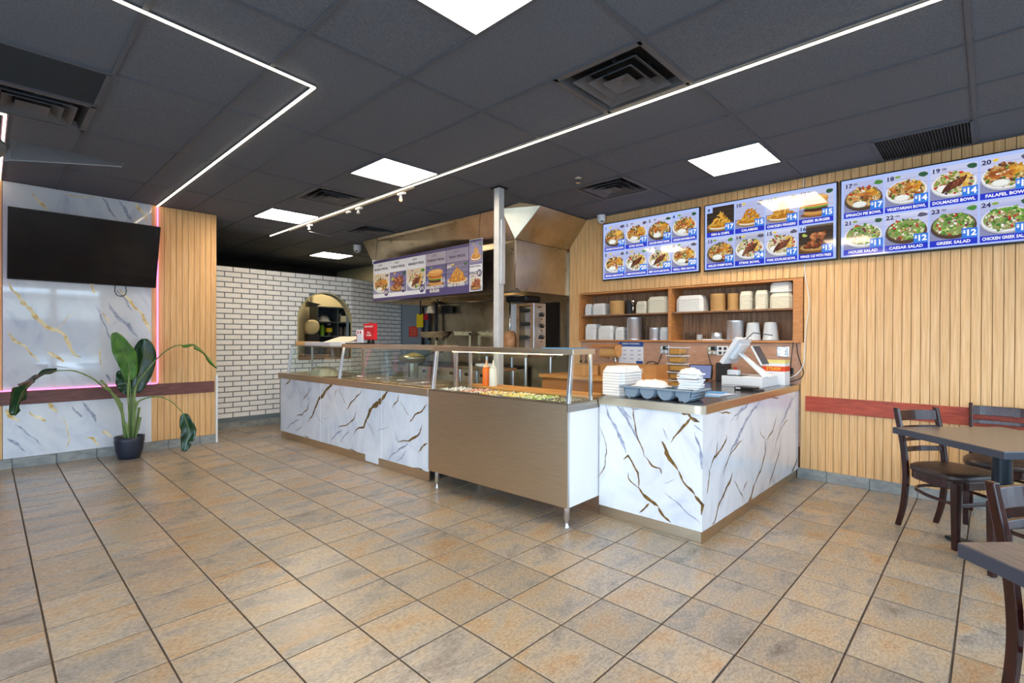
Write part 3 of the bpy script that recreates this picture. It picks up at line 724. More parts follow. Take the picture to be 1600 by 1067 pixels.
for (i, k), lb in zip(VENTS, VL):
    x, y = cell(i, k); t = thing('air_diffuser', lb, 'air vent', (x+CXS/2, y+CYS/2, CZ), 0, 'ceiling air diffusers')
    h = .29
    f = MB()
    for a in ((-h-.014,h+.014,-h-.014,-h+.02),(-h-.014,h+.014,h-.02,h+.014),(-h-.014,-h+.02,-h,h),(h-.02,h+.014,-h,h)): f.box(*a, -.004, .006)
    obj('frame', f, M['diff'], t)
    obj('duct_opening', MB().box(-h+.02, h-.02, -h+.02, h-.02, .115, .12), M['ceilback'], t)
    nk = MB()
    for s in (-1, 1):
        nk.hexa([(s*(h-.02), -h+.02, 0), (s*(h-.018), -h+.02, 0), (s*(h-.018), h-.02, 0), (s*(h-.02), h-.02, 0), (s*(h-.06), -h+.06, .11), (s*(h-.058), -h+.06, .11), (s*(h-.058), h-.06, .11), (s*(h-.06), h-.06, .11)])
        nk.hexa([(-h+.02, s*(h-.02), 0), (h-.02, s*(h-.02), 0), (h-.02, s*(h-.018), 0), (-h+.02, s*(h-.018), 0), (-h+.06, s*(h-.06), .11), (h-.06, s*(h-.06), .11), (h-.06, s*(h-.058), .11), (-h+.06, s*(h-.058), .11)])
    obj('neck', nk, M['diff'], t)
    for a, (ro, ri, zo, zi) in enumerate(((.215, .15, -.012, .04), (.15, .095, -.014, .03), (.085, .0, -.016, .012))):
        v = MB()
        for q in range(4):
            rot = Matrix.Rotation(q*PI/2, 4, 'Z')
            pts = [(-ro,-ro,zo),(ro,-ro,zo),(ri,-ri,zi),(-ri,-ri,zi)]
            th = [(p[0], p[1], p[2]+.004) for p in pts]
            v.add([rot @ Vector(p) for p in pts+th], [(0,3,2,1),(4,5,6,7),(0,1,5,4),(1,2,6,5),(2,3,7,6),(3,0,4,7)])
        obj('vane', v, M['diff'], t)
    for sx, sy in ((.17,.02),(-.1,.17),(.02,-.17),(-.17,-.05)): obj('clip', MB().box(sx-.02, sx+.02, sy-.008, sy+.008, .03, .05), M['alu'], t)
GL = ['dark slotted return grille close to the menu wall on the right', 'dark slotted return grille at the upper left of the ceiling']
for (i, k), lb in zip(GRILLES, GL):
    x, y = cell(i, k); t = thing('return_grille', lb, 'air vent', (x+CXS/2, y+CYS/2, CZ), 0, 'slotted return grilles')
    h = .292; f = MB()
    for a in ((-h-.012,h+.012,-h-.012,-h+.012),(-h-.012,h+.012,h-.012,h+.012),(-h-.012,-h+.012,-h,h),(h-.012,h+.012,-h,h)): f.box(*a, -.006, .006)
    obj('frame', f, M['grid'], t); obj('backing', MB().box(-h, h, -h, h, .02, .025), M['ceilback'], t)
    fin = mesh('fin', MB().box(-h+.012, h-.012, -.004, .004, -.003, .016), M['grate'])
    for q in range(30): obj('fin', fin, None, t, loc=(0, -h+.024+q*.0184, 0), rot=(.5, 0, 0))
# white led lines
t = thing('led_line', 'long straight white LED line running the length of the ceiling', 'led strip', (3.0, 3.4, CZ-.006))
obj('channel', MB().box(-.011, .011, -5.3, 4.55, .0, .006), M['alu'], t); obj('diffuser', MB().box(-.007, .007, -5.3, 4.55, -.006, .001), M['led'], t)
t = thing('led_line', 'angled white LED line that turns a corner and runs to the marble wall', 'led strip', (1.412, 3.05, CZ-.006))
c = MB().box(-.011, .011, -.011, LY-3.05, 0, .006); c.hexa([(-4.3,-.546,0),(-4.3,-.524,0),(.011,.011,0),(.011,-.011,0),(-4.3,-.546,.006),(-4.3,-.524,.006),(.011,.011,.006),(.011,-.011,.006)])
obj('channel', c, M['alu'], t)
obj('diffuser', MB().box(-.007, .007, 0, 2.0, -.006, .001).box(-.007, .007, 2.02, LY-3.05-.01, -.006, .001).hexa([(-4.3,-.542,-.006),(-4.3,-.528,-.006),(.007,.007,-.006),(.007,-.007,-.006),(-4.3,-.542,.001),(-4.3,-.528,.001),(.007,.007,.001),(.007,-.007,.001)]), M['led'], t)
t = thing('led_line', 'short white LED line at the left edge leading to the marble wall', 'led strip', (.1, 5.0, CZ-.006))
obj('channel', MB().box(-.016, .016, 0, LY-5.0-.01, 0, .006).box(-2.6, .016, -.016, .016, 0, .006), M['alu'], t)
obj('diffuser', MB().box(-.007, .007, 0, LY-5.0-.012, -.006, .001).box(-2.6, .007, -.007, .007, -.006, .001), M['led'], t)
# pink neon around the marble panel
nx0, nx1, nz = .07, 1.412, .79
t = tag(obj('neon_tube', MB().tube([(nx1, LY-.012, CZ-.02), (nx1, LY-.012, nz+.02), (nx1-.006, LY-.012, nz+.006), (nx1-.02, LY-.012, nz), (nx0+.02, LY-.012, nz), (nx0+.006, LY-.012, nz+.006), (nx0, LY-.012, nz+.02), (nx0, LY-.012, CZ-.02)], .0075, 8), M['pink']),
        'thin pink neon tube framing the marble wall panel', 'neon light')
# track with three spot heads
t = thing('spotlight_track', 'slim beige track with three small white spot heads beside the LED line', 'track light', (3.045, 5.75, CZ-.021))
obj('rail', MB().box(-.009, .009, -1.45, 1.6, .004, .02), mat('track_beige', (150,140,124), .5), t)
for n, y in enumerate((4.54, 5.42, 6.72)):
    hd = obj('spot_head', MB().box(-.018, .018, -.07, .04, -.02, 0).cyl(0, 0, -.035, -.02, .01).lathe([(.012,-.035),(.018,-.05),(.02,-.066),(.018,-.067),(.01,-.04)], 0, 0, 16), M['whitep'], t, loc=(0, y-5.75, 0))
    obj('bulb', MB().lathe([(.001,-.088),(.014,-.08),(.016,-.068),(.009,-.05),(.001,-.046)], 0, 0, 14), M['bulb'] if n == 0 else M['bulboff'], hd, label='lit orange bulb' if n == 0 else None)
obj('arm', MB().tube([(.0, .97, -.09), (.34, 1.02, -.1)], .004, 6), M['alu'], t)
obj('connector', MB().box(-.013, .013, -.14, -.06, -.02, 0), M['whitep'], t)
# cameras and sprinkler
def dome(loc, label, s=1.0, side=0):
    t = thing('security_camera', label, 'camera', loc, side, 'white security cameras')
    obj('base', MB().cyl(0, 0, -.02*s, 0, .05*s, 20), M['whitep'], t); obj('housing', MB().lathe([(.048*s,-.02*s),(.05*s,-.05*s),(.04*s,-.08*s),(.02*s,-.096*s),(.001,-.1*s)], 0, 0, 20), M['whitep'], t)
    obj('lens', MB().lathe([(.001,-.014*s),(.014*s,-.01*s),(.018*s,0)], 0, 0, 14).xf(Matrix.Translation((-.028*s,-.03*s,-.075*s)) @ Matrix.Rotation(.9,4,'X') @ Matrix.Rotation(-.5,4,'Y')), M['blackp'], t)
dome((4.31, 7.7, CZ), 'white dome camera on the ceiling left of the cooking hood', 1.3)
dome((5.36, 3.56, CZ), 'white dome camera at the left end of the menu screens', 1.05)
dome((4.22, 7.0, CZ-.34), 'small white camera at the left end of the hanging specials board', .8)
t = thing('sprinkler', 'small metal fire sprinkler hanging left of the ceiling diffuser', 'sprinkler', (3.95, 2.89, CZ))
obj('escutcheon', MB().cyl(0, 0, -.008, 0, .035, 18), M['alu'], t); obj('head', MB().cyl(0, 0, -.05, -.008, .01, 10).cyl(0, 0, -.055, -.05, .022, 14), M['chrome'], t)
t = thing('sprinkler', 'small dark fire sprinkler beside the far diffuser left of the hood', 'sprinkler', (4.25, 6.3, CZ))
obj('escutcheon', MB().cyl(0, 0, -.008, 0, .03, 18), M['diff'], t); obj('head', MB().cyl(0, 0, -.05, -.008, .01, 10).cyl(0, 0, -.055, -.05, .022, 14), M['pipe'], t)
# fan
t = thing('ceiling_fan', 'grey three-bladed ceiling fan cut off by the left edge', 'fan', (-.02, 4.33, 2.44))
obj('down_rod', MB().cyl(0, 0, .06, CZ-2.44, .014, 10), M['fan'], t)
obj('motor', MB().lathe([(.03,.1),(.09,.08),(.12,.05),(.12,.01),(.09,-.02),(.05,-.035),(.001,-.04)], 0, 0, 28), M['fan'], t)
bl = MB(); prof = [(.12,.05),(.16,.07),(.25,.07),(.45,.062),(.66,.052),(.68,.044)]
for s in (0,):
    vs = []; 
    for x, w in prof: vs += [(x, -w, -.085*(1-.78*x/.68)-.012), (x, w, .085*(1-.78*x/.68)+.004), (x, w, .085*(1-.78*x/.68)+.01), (x, -w, -.085*(1-.78*x/.68)-.006)]
    fs = []
    for i in range(len(prof)-1):
        for j in range(4): fs.append((i*4+j, i*4+(j+1)%4, i*4+4+(j+1)%4, i*4+4+j))
    fs += [(0,3,2,1), tuple(len(vs)-4+q for q in range(4))]; bl.add(vs, fs)
bm_ = mesh('blade', bl, M['fan'])
for q in range(3): obj('blade', bm_, None, t, rot=(0, 0, math.radians(-19)+q*2*PI/3), loc=(0, 0, .02))

# ================================================================== MENU SCREENS
FR = random.Random(21)
PAL = {'bowl': ['e8c27a','b8743a','d9a55a','f4efe2','7fa23f','c8412f','e9e2d2','8a5a34','4e7a2c'], 'fried': ['e2a02c','d48a20','f0bc50','c47a1c','e8b040'],
       'burger': ['d99a4a','a8552e','5b8a34','c43a2a','f2ddb0','e8b858'], 'meat': ['7a4630','5e3324','94573c','e9dcc0','d8b070','66402c','f4f0e8','78963c'],
       'salad': ['5f9a34','86b846','3f7a2a','a8c860','c8382c','f0ecdc','b89a60','d8e0a0','4a8a30'], 'wings': ['8a4a2c','a55e38','74381f','b8754a','9a5430']}
def hexc(h): return lin(tuple(int(h[i:i+2], 16) for i in (0, 2, 4)))
class PicB:            # layers of flat coloured shapes
    def __init__(s): s.v = []; s.f = []; s.c = []; s.k = 0; s.step = .000008
    def poly(s, pts, col):
        n = len(s.v); s.v += [(x, y, s.k*s.step) for x, y in pts]; s.f.append(tuple(range(n, n+len(pts)))); s.c.append(col); s.k += 1
    def ell(s, cx, cy, rx, ry, col, rot=0, n=16, jag=0):
        p = []
        for i in range(n):
            a = 2*PI*i/n; q = 1+jag*(FR.random()-.5); x, y = rx*q*math.cos(a), ry*q*math.sin(a)
            p.append((cx+x*math.cos(rot)-y*math.sin(rot), cy+x*math.sin(rot)+y*math.cos(rot)))
        s.poly(p, col)
    def mesh(s, name, m):
        me = bpy.data.meshes.new(name); me.from_pydata(s.v, [], s.f); me.materials.append(m)
        at = me.color_attributes.new('Col', 'FLOAT_COLOR', 'CORNER'); i = 0
        for p in me.polygons:
            for l in p.loop_indices: at.data[l].color = s.c[p.index]
        me.update(); return me
def dish(w, h, kind, bgc=None, name=''):
    p = PicB(); bgc = bgc or FR.choice(['b9bfe6','c2c8ea','cbcfee'])
    dark = bgc.startswith('3')
    p.poly([(0,0),(w,0),(w,h),(0,h)], hexc(bgc)); p.poly([(0,0),(w,0),(w,h*.3),(0,h*.36)], hexc('8d90b6' if not dark else '5a4430'))
    for i in range(3):
        y = h*(.42+.2*i); p.poly([(0,y),(w,y+.004),(w,y+.008),(0,y+.004)], hexc('a6abd4' if not dark else '4a403a'))
    def E(cx, cy, rx, ry, col, rot=0, n=14, jag=0):
        m_ = max(rx, ry) if rot else rx; mv = max(rx, ry) if rot else ry
        m_ = min(m_, w*.495); mv = min(mv, h*.49)
        cx = min(max(cx, m_), w-m_); cy = min(max(cy, mv), h-mv); p.ell(cx, cy, min(rx, w*.495), min(ry, h*.49), hexc(col), rot, n, jag*.6)
    def shade(c, k):
        v = [min(255, max(0, int(int(c[i:i+2], 16)*k))) for i in (0, 2, 4)]; return '%02x%02x%02x' % tuple(v)
    if not dark:
        E(w*.88, h*.88, w*.1, h*.07, FR.choice(['4c8a3a','5a5a70','2f5a40']), 0, 9, .8); E(w*.3, h*.92, w*.07, h*.04, FR.choice(['e6c83a','7fa23f','8a8fb0']), 0, 8, .6)
    if kind in ('bowl','meat','salad'):
        cx, cy, rx, ry = w*.5, h*.43, w*.485, h*.4
        E(cx, cy-h*.07, rx, ry*.9, '6f729a', n=24); rimc = FR.choice(['eceef4','eceef4','5c4636']); E(cx, cy-h*.04, rx, ry*.92, shade(rimc, .82), n=24); E(cx, cy, rx*.98, ry*.9, rimc, n=24)
        base = {'bowl':'c9a468','meat':'d8c9a8','salad':'8c9c5c'}[kind]; E(cx, cy+h*.02, rx*.9, ry*.8, base, n=24)
        pal = {'bowl': ['d9a048','b06a2e','8a4f26','e7c27c','6d8f34','b83a28','f0e6cc','5a7a2a','7c4a2a','4a3a3a'], 'salad': PAL['salad']+['f0e8d8','d8c8a0','6aa23a','7a3a4a'], 'meat': ['e9e0cc','7a9a3c','c84030','d8b86c','5a3a4a','8aa848']}[kind]
        for i in range(110):
            a = FR.random()*2*PI; q = math.sqrt(FR.random())*.84; c = FR.choice(pal); x, y = cx+rx*q*math.cos(a), cy+ry*q*math.sin(a)+h*.04; r1, r2, ro = w*(.025+.035*FR.random()), h*(.02+.025*FR.random()), FR.random()*3
            E(x+.0008, y-.0012, r1, r2, shade(c, .6), ro, 7, .7); E(x, y, r1*.92, r2*.9, c, ro, 7, .7)
            if i % 3 == 0: E(x-r1*.2, y+r2*.3, r1*.35, r2*.3, shade(c, 1.3), ro, 6)
        if kind == 'meat':
            E(cx-rx*.45, cy-ry*.3, rx*.3, ry*.3, 'dcdcd6', 0, 14, .2); E(cx-rx*.46, cy-ry*.26, rx*.26, ry*.25, 'f6f5f0', 0, 14, .2)
            for i in range(5): E(cx+rx*.5, cy+ry*(.55-.2*i), w*.11, h*.07, ['dcae4e','ecc870'][i % 2], .4*i, 10, .3)
            for i in range(5):
                x, y = cx+rx*(.17*i-.3), cy-ry*(.22-.09*i); c = FR.choice(['6a3a26','5a2f20','7c4630'])
                E(x, y, w*.045, h*.2, shade(c, .55), -.55, 10, .2); E(x-.001, y+.002, w*.034, h*.18, c, -.55, 10, .2)
                for k in range(4): E(x+(.5-k/3)*w*.06, y+(k-1.5)*h*.07, w*.022, h*.012, shade(c, 1.7), .3, 6)
        if kind == 'bowl':
            E(cx-rx*.2, cy-ry*.5, rx*.38, ry*.28, 'd4d8d0', 0, 14, .3); E(cx-rx*.2, cy-ry*.46, rx*.33, ry*.22, 'f2f4ee', 0, 14, .3)
            for i in range(9):
                c = FR.choice(['d89a30','e8b850','c8842a']); E(cx+rx*FR.uniform(.2,.7), cy+ry*FR.uniform(.1,.6), w*.08, h*.05, c, FR.random()*3, 9, .4)
            for i in range(7): c = FR.choice(['b86a2c','9a5426','d08a40']); E(cx-rx*.1+FR.uniform(-.3,.3)*w, cy+ry*FR.uniform(-.1,.4), w*.09, h*.04, c, FR.uniform(-.3,.6), 9, .4)
    elif kind == 'fried':
        E(w*.5, h*.2, w*.47, h*.17, '9a7c58'); E(w*.5, h*.24, w*.46, h*.15, 'e6dcc8'); E(w*.5, h*.27, w*.42, h*.12, 'c07a1c')
        for i in range(60):
            x = FR.gauss(.5, .18); y = .26+max(0, (.55-abs(x-.5)*1.5))*FR.random()*.95; c = FR.choice(PAL['fried']); r1, r2, ro = w*(.07+.05*FR.random()), h*.035, FR.uniform(.1,1.8)
            E(w*x+.001, h*y-.002, r1, r2, shade(c, .6), ro, 8, .4); E(w*x, h*y, r1*.92, r2*.8, c, ro, 8, .4)
    elif kind == 'burger':
        E(w*.5, h*.13, w*.46, h*.09, '7c5430'); E(w*.3, h*.16, w*.12, h*.05, 'e8e8ec')
        for i in range(16): E(w*FR.uniform(.08,.5), h*FR.uniform(.4,.72), w*.1, h*.03, FR.choice(['e9b648','d49a2c']), FR.uniform(-.4,.9), 6)
        for yy, c, hh in ((.22,'b87a38',.07),(.24,'d49a50',.06),(.32,'4a2a1c',.06),(.385,'6a9a3c',.04),(.42,'e8b838',.03),(.45,'c43a2e',.035),(.49,'5a8a34',.03),(.58,'b87430',.12),(.6,'dc9c4c',.1),(.64,'eab870',.05)): E(w*.5, h*(yy*1.3-.1), w*(.36 if yy > .2 else .3), h*hh*1.5, c, 0, 18, .14)
    elif kind == 'wings':
        E(w*.5, h*.2, w*.48, h*.17, '7a5228'); E(w*.5, h*.23, w*.46, h*.14, 'c09458')
        for i in range(20):
            c = FR.choice(PAL['wings']); x, y, ro = w*FR.uniform(.2,.8), h*FR.uniform(.26,.66), FR.uniform(0,3)
            E(x+.002, y-.003, w*.13, h*.085, shade(c, .55), ro, 10, .4); E(x, y, w*.12, h*.07, c, ro, 10, .4); E(x-w*.03, y+h*.02, w*.04, h*.02, shade(c, 1.5), ro, 8, .4)
        for i in range(5): E(w*.12+FR.random()*w*.1, h*.62+FR.random()*h*.1, w*.05, h*.04, 'b8c860', 0, 8, .5)
    return p
MENU = [(3.565, 2.312, [('1','CHICKEN SOUVLAKI BOWL','17','bowl'),('2','GYRO BOWL','17','bowl'),('3','CHICKEN BREAST BOWL','17','bowl'),('4','CHICKEN SHAWARMA BOWL','17','bowl'),
                        ('5','SMOKED SALMON BOWL','17','bowl'),('6','LAMB SOUVLAKI BOWL','20','meat'),('7','BEEF SOUVLAKI BOWL','20','meat'),('8','GRILL FISH BOWL','20','bowl')]),
        (2.264, 1.024, [('9','FISH & CHIPS','17','fried'),('10','CALAMARI','15','fried'),('11','CHICKEN FINGERS','14','fried'),('12','GREEK BURGER','15','burger'),
                        ('13','GRILLED SHRIMP BOWL','17','bowl'),('14','STEAK BOWL','24','meat'),('15','PORK SOUVLAKI BOWL','17','meat'),('16','WINGS 1LB WITH FRIES','15','wings')]),
        (1.006, -.255, [('17','SPINACH PIE BOWL','17','bowl'),('18','VEGETARIAN BOWL','14','bowl'),('19','DOLMADES BOWL','14','meat'),('20','FALAFEL BOWL','14','bowl'),
                        ('21','HOUSE SALAD','11','salad'),('22','CAESAR SALAD','12','salad'),('23','GREEK SALAD','12','salad'),('24','CHICKEN GREEK SALAD','17','salad')])]
SL = ['menu screen with dishes 1 to 8, left of the row', 'menu screen with dishes 9 to 16, middle of the row', 'menu screen with dishes 17 to 24, right of the row']
BGS = {'9':'32281f','16':'3a2c24','14':'b4b6cc'}
for (ya, yb, cells), lb in zip(MENU, SL):
    w = ya-yb; z0, z1 = 2.072, 2.79
    # local frame: x runs along -Y of the room, y up, z out of the wall (-X)
    t = thing('menu_screen', lb, 'screen', (RX-.012, ya, z0), 0, 'menu screens on the oak wall')
    BASE = Matrix(((0,0,-1,0),(-1,0,0,0),(0,1,0,0),(0,0,0,1)))
    H = z1-z0
    fr = MB(); b = .011
    fr.box(0, w, 0, H, 0, .03); 
    fo = obj('bezel', fr.xf(BASE), M['bezel'], t, bev=.002, seg=1)
    ds = obj('display', MB().box(b, w-b, b+.004, H-b, .03, .0315).xf(BASE), M['screen'], t)
    cw, chh = (w-2*b-.03)/4, (H-2*b-.03)/2
    for n, (num, nm, pr_, kd) in enumerate(cells):
        cx, cy = b+.02+(n % 4)*cw, b+.018+(1-n//4)*chh
        iw, ih, bh = cw-.012, chh-.016, .05
        pm = dish(iw, ih-bh, kd, BGS.get(num))
        me = pm.mesh('dish_picture', M['pic']); me.transform(BASE @ Matrix.Translation((cx, cy+bh, .0318)))
        d = obj('dish_picture', me, None, t)
        obj('name_banner', MB().box(cx, cx+iw, cy, cy+bh, .0316, .0322).xf(BASE), M['banner'], d)
        m1 = fit_text(nm, .033, iw*.9, M['txtw'], .03); m1.transform(BASE @ Matrix.Translation((cx+iw/2, cy+bh/2, .0326))); obj('lettering', m1, None, d)
        obj('price_tag', MB().box(cx+iw*.68, cx+iw, cy+bh, cy+bh+.078, .0352, .0356).xf(BASE), M['price'], d)
        m2 = text_mesh('$', .034, M['txtw'], .03); m2.transform(BASE @ Matrix.Translation((cx+iw*.73, cy+bh+.05, .036))); obj('lettering', m2, None, d)
        m2 = text_mesh(pr_, .066, M['txtw'], .035); m2.transform(BASE @ Matrix.Translation((cx+iw*.865, cy+bh+.038, .036))); obj('lettering', m2, None, d)
        if num in ('9','16','1','4'): obj('number_patch', MB().box(cx+.002, cx+.062, cy+ih-.058, cy+ih, .0352, .0356).xf(BASE), M['screen'], d)
        m3 = text_mesh(num, .048, M['txtd'], .03, 'LEFT', 1.15); m3.transform(BASE @ Matrix.Translation((cx+.008, cy+ih-.03, .036))); obj('lettering', m3, None, d)

# left TV, tilted forward
tx0, tx1 = .153, 1.39
t = thing('television', 'large dark wall television tilted down on the marble panel', 'television', (tx0, 7.12, 1.915))
tl = math.atan2(7.135-6.89, 2.594-1.915); TW, TH = tx1-tx0, .722
RT = Matrix.Rotation(tl, 4, 'X')
obj('casing', MB().box(0, TW, 0, .03, 0, TH).xf(RT), M['bezel'], t, bev=.003, seg=1)
obj('screen_glass', MB().box(.008, TW-.008, -.0015, 0, .016, TH-.008).xf(RT), M['tvglass'], t)
obj('logo_bar', MB().box(TW*.53-.02, TW*.53+.02, -.004, .0, -.006, .004).xf(RT), M['alu'], t)
obj('wall_bracket', MB().hexa([(TW*.3,-.08,.32),(TW*.7,-.08,.32),(TW*.7,.036,.32),(TW*.3,.036,.32),(TW*.3,-.1,.4),(TW*.7,-.1,.4),(TW*.7,.036,.4),(TW*.3,.036,.4)]), M['blackp'], t)
obj('cable_loop', MB().tube([(.857,-.002,.02),(.852,-.008,-.06),(.868,-.01,-.105),(.905,-.01,-.12),(.945,-.01,-.1),(.957,-.008,-.06),(.948,-.002,.02)], .0045, 6), M['cable_k'], t)
tag(obj('power_cable', MB().tube([(1.35, LY-.01, 2.86), (1.33, LY-.02, 2.79), (1.26, LY-.03, 2.73), (1.19, LY-.03, 2.68), (1.15, LY-.02, 2.6)], .006, 6), M['cable_w']), 'white cable sagging from the ceiling corner to the top of the television', 'cable')

# hanging specials board
SX = 4.15
t = thing('specials_board', 'long hanging board of daily special posters in front of the cooking hood', 'sign', (SX, 6.92, 1.905), 0)
BB = Matrix(((0,0,-1,0),(-1,0,0,0),(0,1,0,0),(0,0,0,1)))
Wd = 6.92-4.685
obj('board', MB().box(0, Wd, 0, .045, -.01, .004).box(0, Wd, .575, .615, -.01, .004).box(0, Wd, .045, .575, -.01, .0).xf(BB), M['purple'], t)
PW = .444; PH = .53
POST = [('MONDAY SPECIAL','$15','', 'bowl','d8ccb8'),('TUESDAY SPECIAL','$12','', 'wings','746c9c'),('WEDNESDAY SPECIAL','$15','', 'meat','d8c8a8'),('THURSDAY SPECIAL','$15','DOUBLE PATTY|BURGER','burger','5c568c'),('FRIDAY SPECIAL','$15','FISH & CHIPS','fried','6c668c')]
for n, (hd, pr_, nm, kd, bgc) in enumerate(POST):
    x0 = .004+n*PW; light = n < 3
    po = obj('poster', MB().box(x0, x0+PW-.004, .045, .575, 0, .003).xf(BB), M['posterw'] if light else M['purple'], t)
    if not light: obj('poster_top', MB().box(x0, x0+PW-.004, .41, .575, .003, .0034).xf(BB), mat('poster_grey_lilac', (170,164,180) if n == 3 else (150,144,168), .5), po)
    ih = .3
    pm = dish(PW-.02, ih, kd, bgc); me = pm.mesh('dish_picture', M['print']); me.transform(BB @ Matrix.Translation((x0+.008, .105, .0035))); obj('dish_picture', me, None, po)
    m1 = text_mesh('GREEK', .038, M['inkg'], .01); m1.transform(BB @ Matrix.Translation((x0+PW/2-.03, .535, .0045))); obj('lettering', m1, None, po)
    m1 = fit_text(hd, .045, PW*.84, M['inkd'], .025); m1.transform(BB @ Matrix.Translation((x0+PW/2, .475, .0045))); obj('lettering', m1, None, po)
    if light: obj('price_disc', MB().lathe([(.058,0),(.058,.001)], 0, 0, 20).xf(BB @ Matrix.Translation((x0+PW*.82, .12+.03*(n % 2), .0066))), M['purple'], po)
    m1 = text_mesh(pr_, .058, M['inkw'], .03); m1.transform(BB @ Matrix.Translation((x0+(PW*.82 if light else (.38 if n == 3 else .07)), (.12+.03*(n % 2)) if light else (.2 if n == 3 else .36), .0082))); obj('lettering', m1, None, po)
    for q, ln in enumerate(nm.split('|') if nm else []):
        m1 = fit_text(ln, .056, PW*.86, M['inkw'], .035); m1.transform(BB @ Matrix.Translation((x0+PW*.46, .115-.05*q, .008))); obj('lettering', m1, None, po)
x0 = Wd; po = obj('poster', MB().box(x0, x0+.235, .012, .65, 0, .004).xf(BB), M['posterw'], t, label='taller poster with two pictures')
obj('poster_tint', MB().box(x0+.004, x0+.231, .34, .645, .004, .0043).xf(BB), mat('poster_lilac', (128,120,160), .5), po)
pm = dish(.2, .24, 'fried', '8a84b0'); me = pm.mesh('dish_picture', M['print']); me.transform(BB @ Matrix.Translation((x0+.017, .37, .0046))); obj('dish_picture', me, None, po)
pm = dish(.2, .2, 'wings', 'd8d0c8'); me = pm.mesh('dish_picture', M['print']); me.transform(BB @ Matrix.Translation((x0+.017, .02, .0046))); obj('dish_picture', me, None, po)
for s, sz, x, y, m_ in (('SATURDAY SPECIAL', .026, .12, .63, M['inkd']), ('SUNDAY SPECIAL', .026, .11, .315, M['inkd']), ('WINGS', .05, .075, .235, M['inkd']), ('EACH', .022, .05, .195, M['inkg'])):
    m1 = fit_text(s, sz, .2, m_, .02); m1.transform(BB @ Matrix.Translation((x0+x, y, .0085))); obj('lettering', m1, None, po)
obj('price_disc', MB().lathe([(.043,0),(.043,.001)], 0, 0, 20).xf(BB @ Matrix.Translation((x0+.185, .23, .0072))), M['purple'], po)
m1 = text_mesh('$1', .055, M['inkw'], .03); m1.transform(BB @ Matrix.Translation((x0+.185, .23, .0086))); obj('lettering', m1, None, po)
for y in (.06, Wd+.16): obj('hanging_wire', MB().tube([(.0, -y, .6), (.03, -y, CZ-1.905)], .003, 6), M['pipe'], t)

# ================================================================== KITCHEN HOOD
HX, HY = 4.393, 4.14
t = thing('cooking_hood', 'large stainless steel canopy hood over the kitchen line', 'hood', (HX, HY, 1.92))
z = .616; c = CZ-1.92; D_ = 1.34; Lh = 3.16
obj('front_panel', MB().box(0, .012, 0, Lh, .03, z), M['steelh'], t, bev=.003)
obj('side_panel', MB().box(.012, 1.045, 0, .012, 0, z), M['steelh'], t, bev=.003)
obj('far_side_panel', MB().box(.012, D_, Lh-.012, Lh, 0, z), M['steelh'], t)
obj('top_panel', MB().box(0, D_, 0, Lh, z-.01, z), M['steelh'], t)
def sheet(name, pts, th=.006, **k):
    a = [Vector(p) for p in pts]; n = (a[1]-a[0]).cross(a[2]-a[0]).normalized()*th
    mb = MB(); q = len(a); mb.add(a+[p+n for p in a], [tuple(range(q))[::-1], tuple(range(q, 2*q))]+[(i, (i+1) % q, q+(i+1) % q, q+i) for i in range(q)])
    return obj(name, mb, M['steelh'], t, **k)
A0, A1 = (0, 0, z), (-.12, .122, c); A2 = (.094, -.321, c)
sheet('front_flare', [(0, Lh, z), (0, 0, z), A1, (-.19, Lh+.03, c)])
sheet('side_flare', [(0, 0, z), (1.046, 0, z), (1.046, -.3, c), A2])
sheet('corner_flare', [(0, 0, z), A2, A1])
sheet('corner_cap', [(-.19, -.25, c-.004), A1, A2], .003)
obj('corner_seam', MB().tube([(0, 0, .02), (0, 0, z), A1], .006, 6).tube([(0, 0, z), A2], .006, 6).tube([(0, 0, z), (0, Lh, z)], .006, 6).tube([(0, 0, z), (1.04, 0, z)], .006, 6), M['steel'], t)
obj('gutter', MB().hexa([(0,0,.03),(0,Lh,.03),(.012,Lh,.03),(.012,0,.03),(.0,0,0),(.0,Lh,0),(.14,Lh,-.012),(.14,0,-.012)]), M['steelh'], t)
for n in range(6):
    f = obj('grease_filter', MB().hexa([(.16,.2+n*.48,.02),(.16,.66+n*.48,.02),(.18,.66+n*.48,.02),(.18,.2+n*.48,.02),(1.0,.2+n*.48,.45),(1.0,.66+n*.48,.45),(1.02,.66+n*.48,.45),(1.02,.2+n*.48,.45)]), M['grate'], t)
for y in (2.2, 2.65): obj('nozzle_drop', MB().tube([(.55, y, .25), (.55, y, -.16)], .012, 8).lathe([(.001,-.2),(.018,-.19),(.02,-.17),(.01,-.16)], .55, y, 12), M['pipe'], t)
obj('cross_brace', MB().tube([(.7, .3, -.03), (.7, 2.2, -.03)], .012, 8), M['steel'], t)
# pole from floor to ceiling
t = thing('support_pole', 'square galvanised post from floor to ceiling behind the glass case', 'pole', (3.68, 3.7, 0))
obj('post', MB().box(-.038, .038, -.038, .038, 0, CZ), M['galv'], t, bev=.004)
obj('cover_strip', MB().box(-.02, .03, -.062, -.038, 1.9, 2.56), M['galv'], t, label='short riveted channel on one side')
obj('ceiling_collar', MB().box(-.07, .07, -.07, .07, CZ-.006, CZ), M['ceilback'], t)
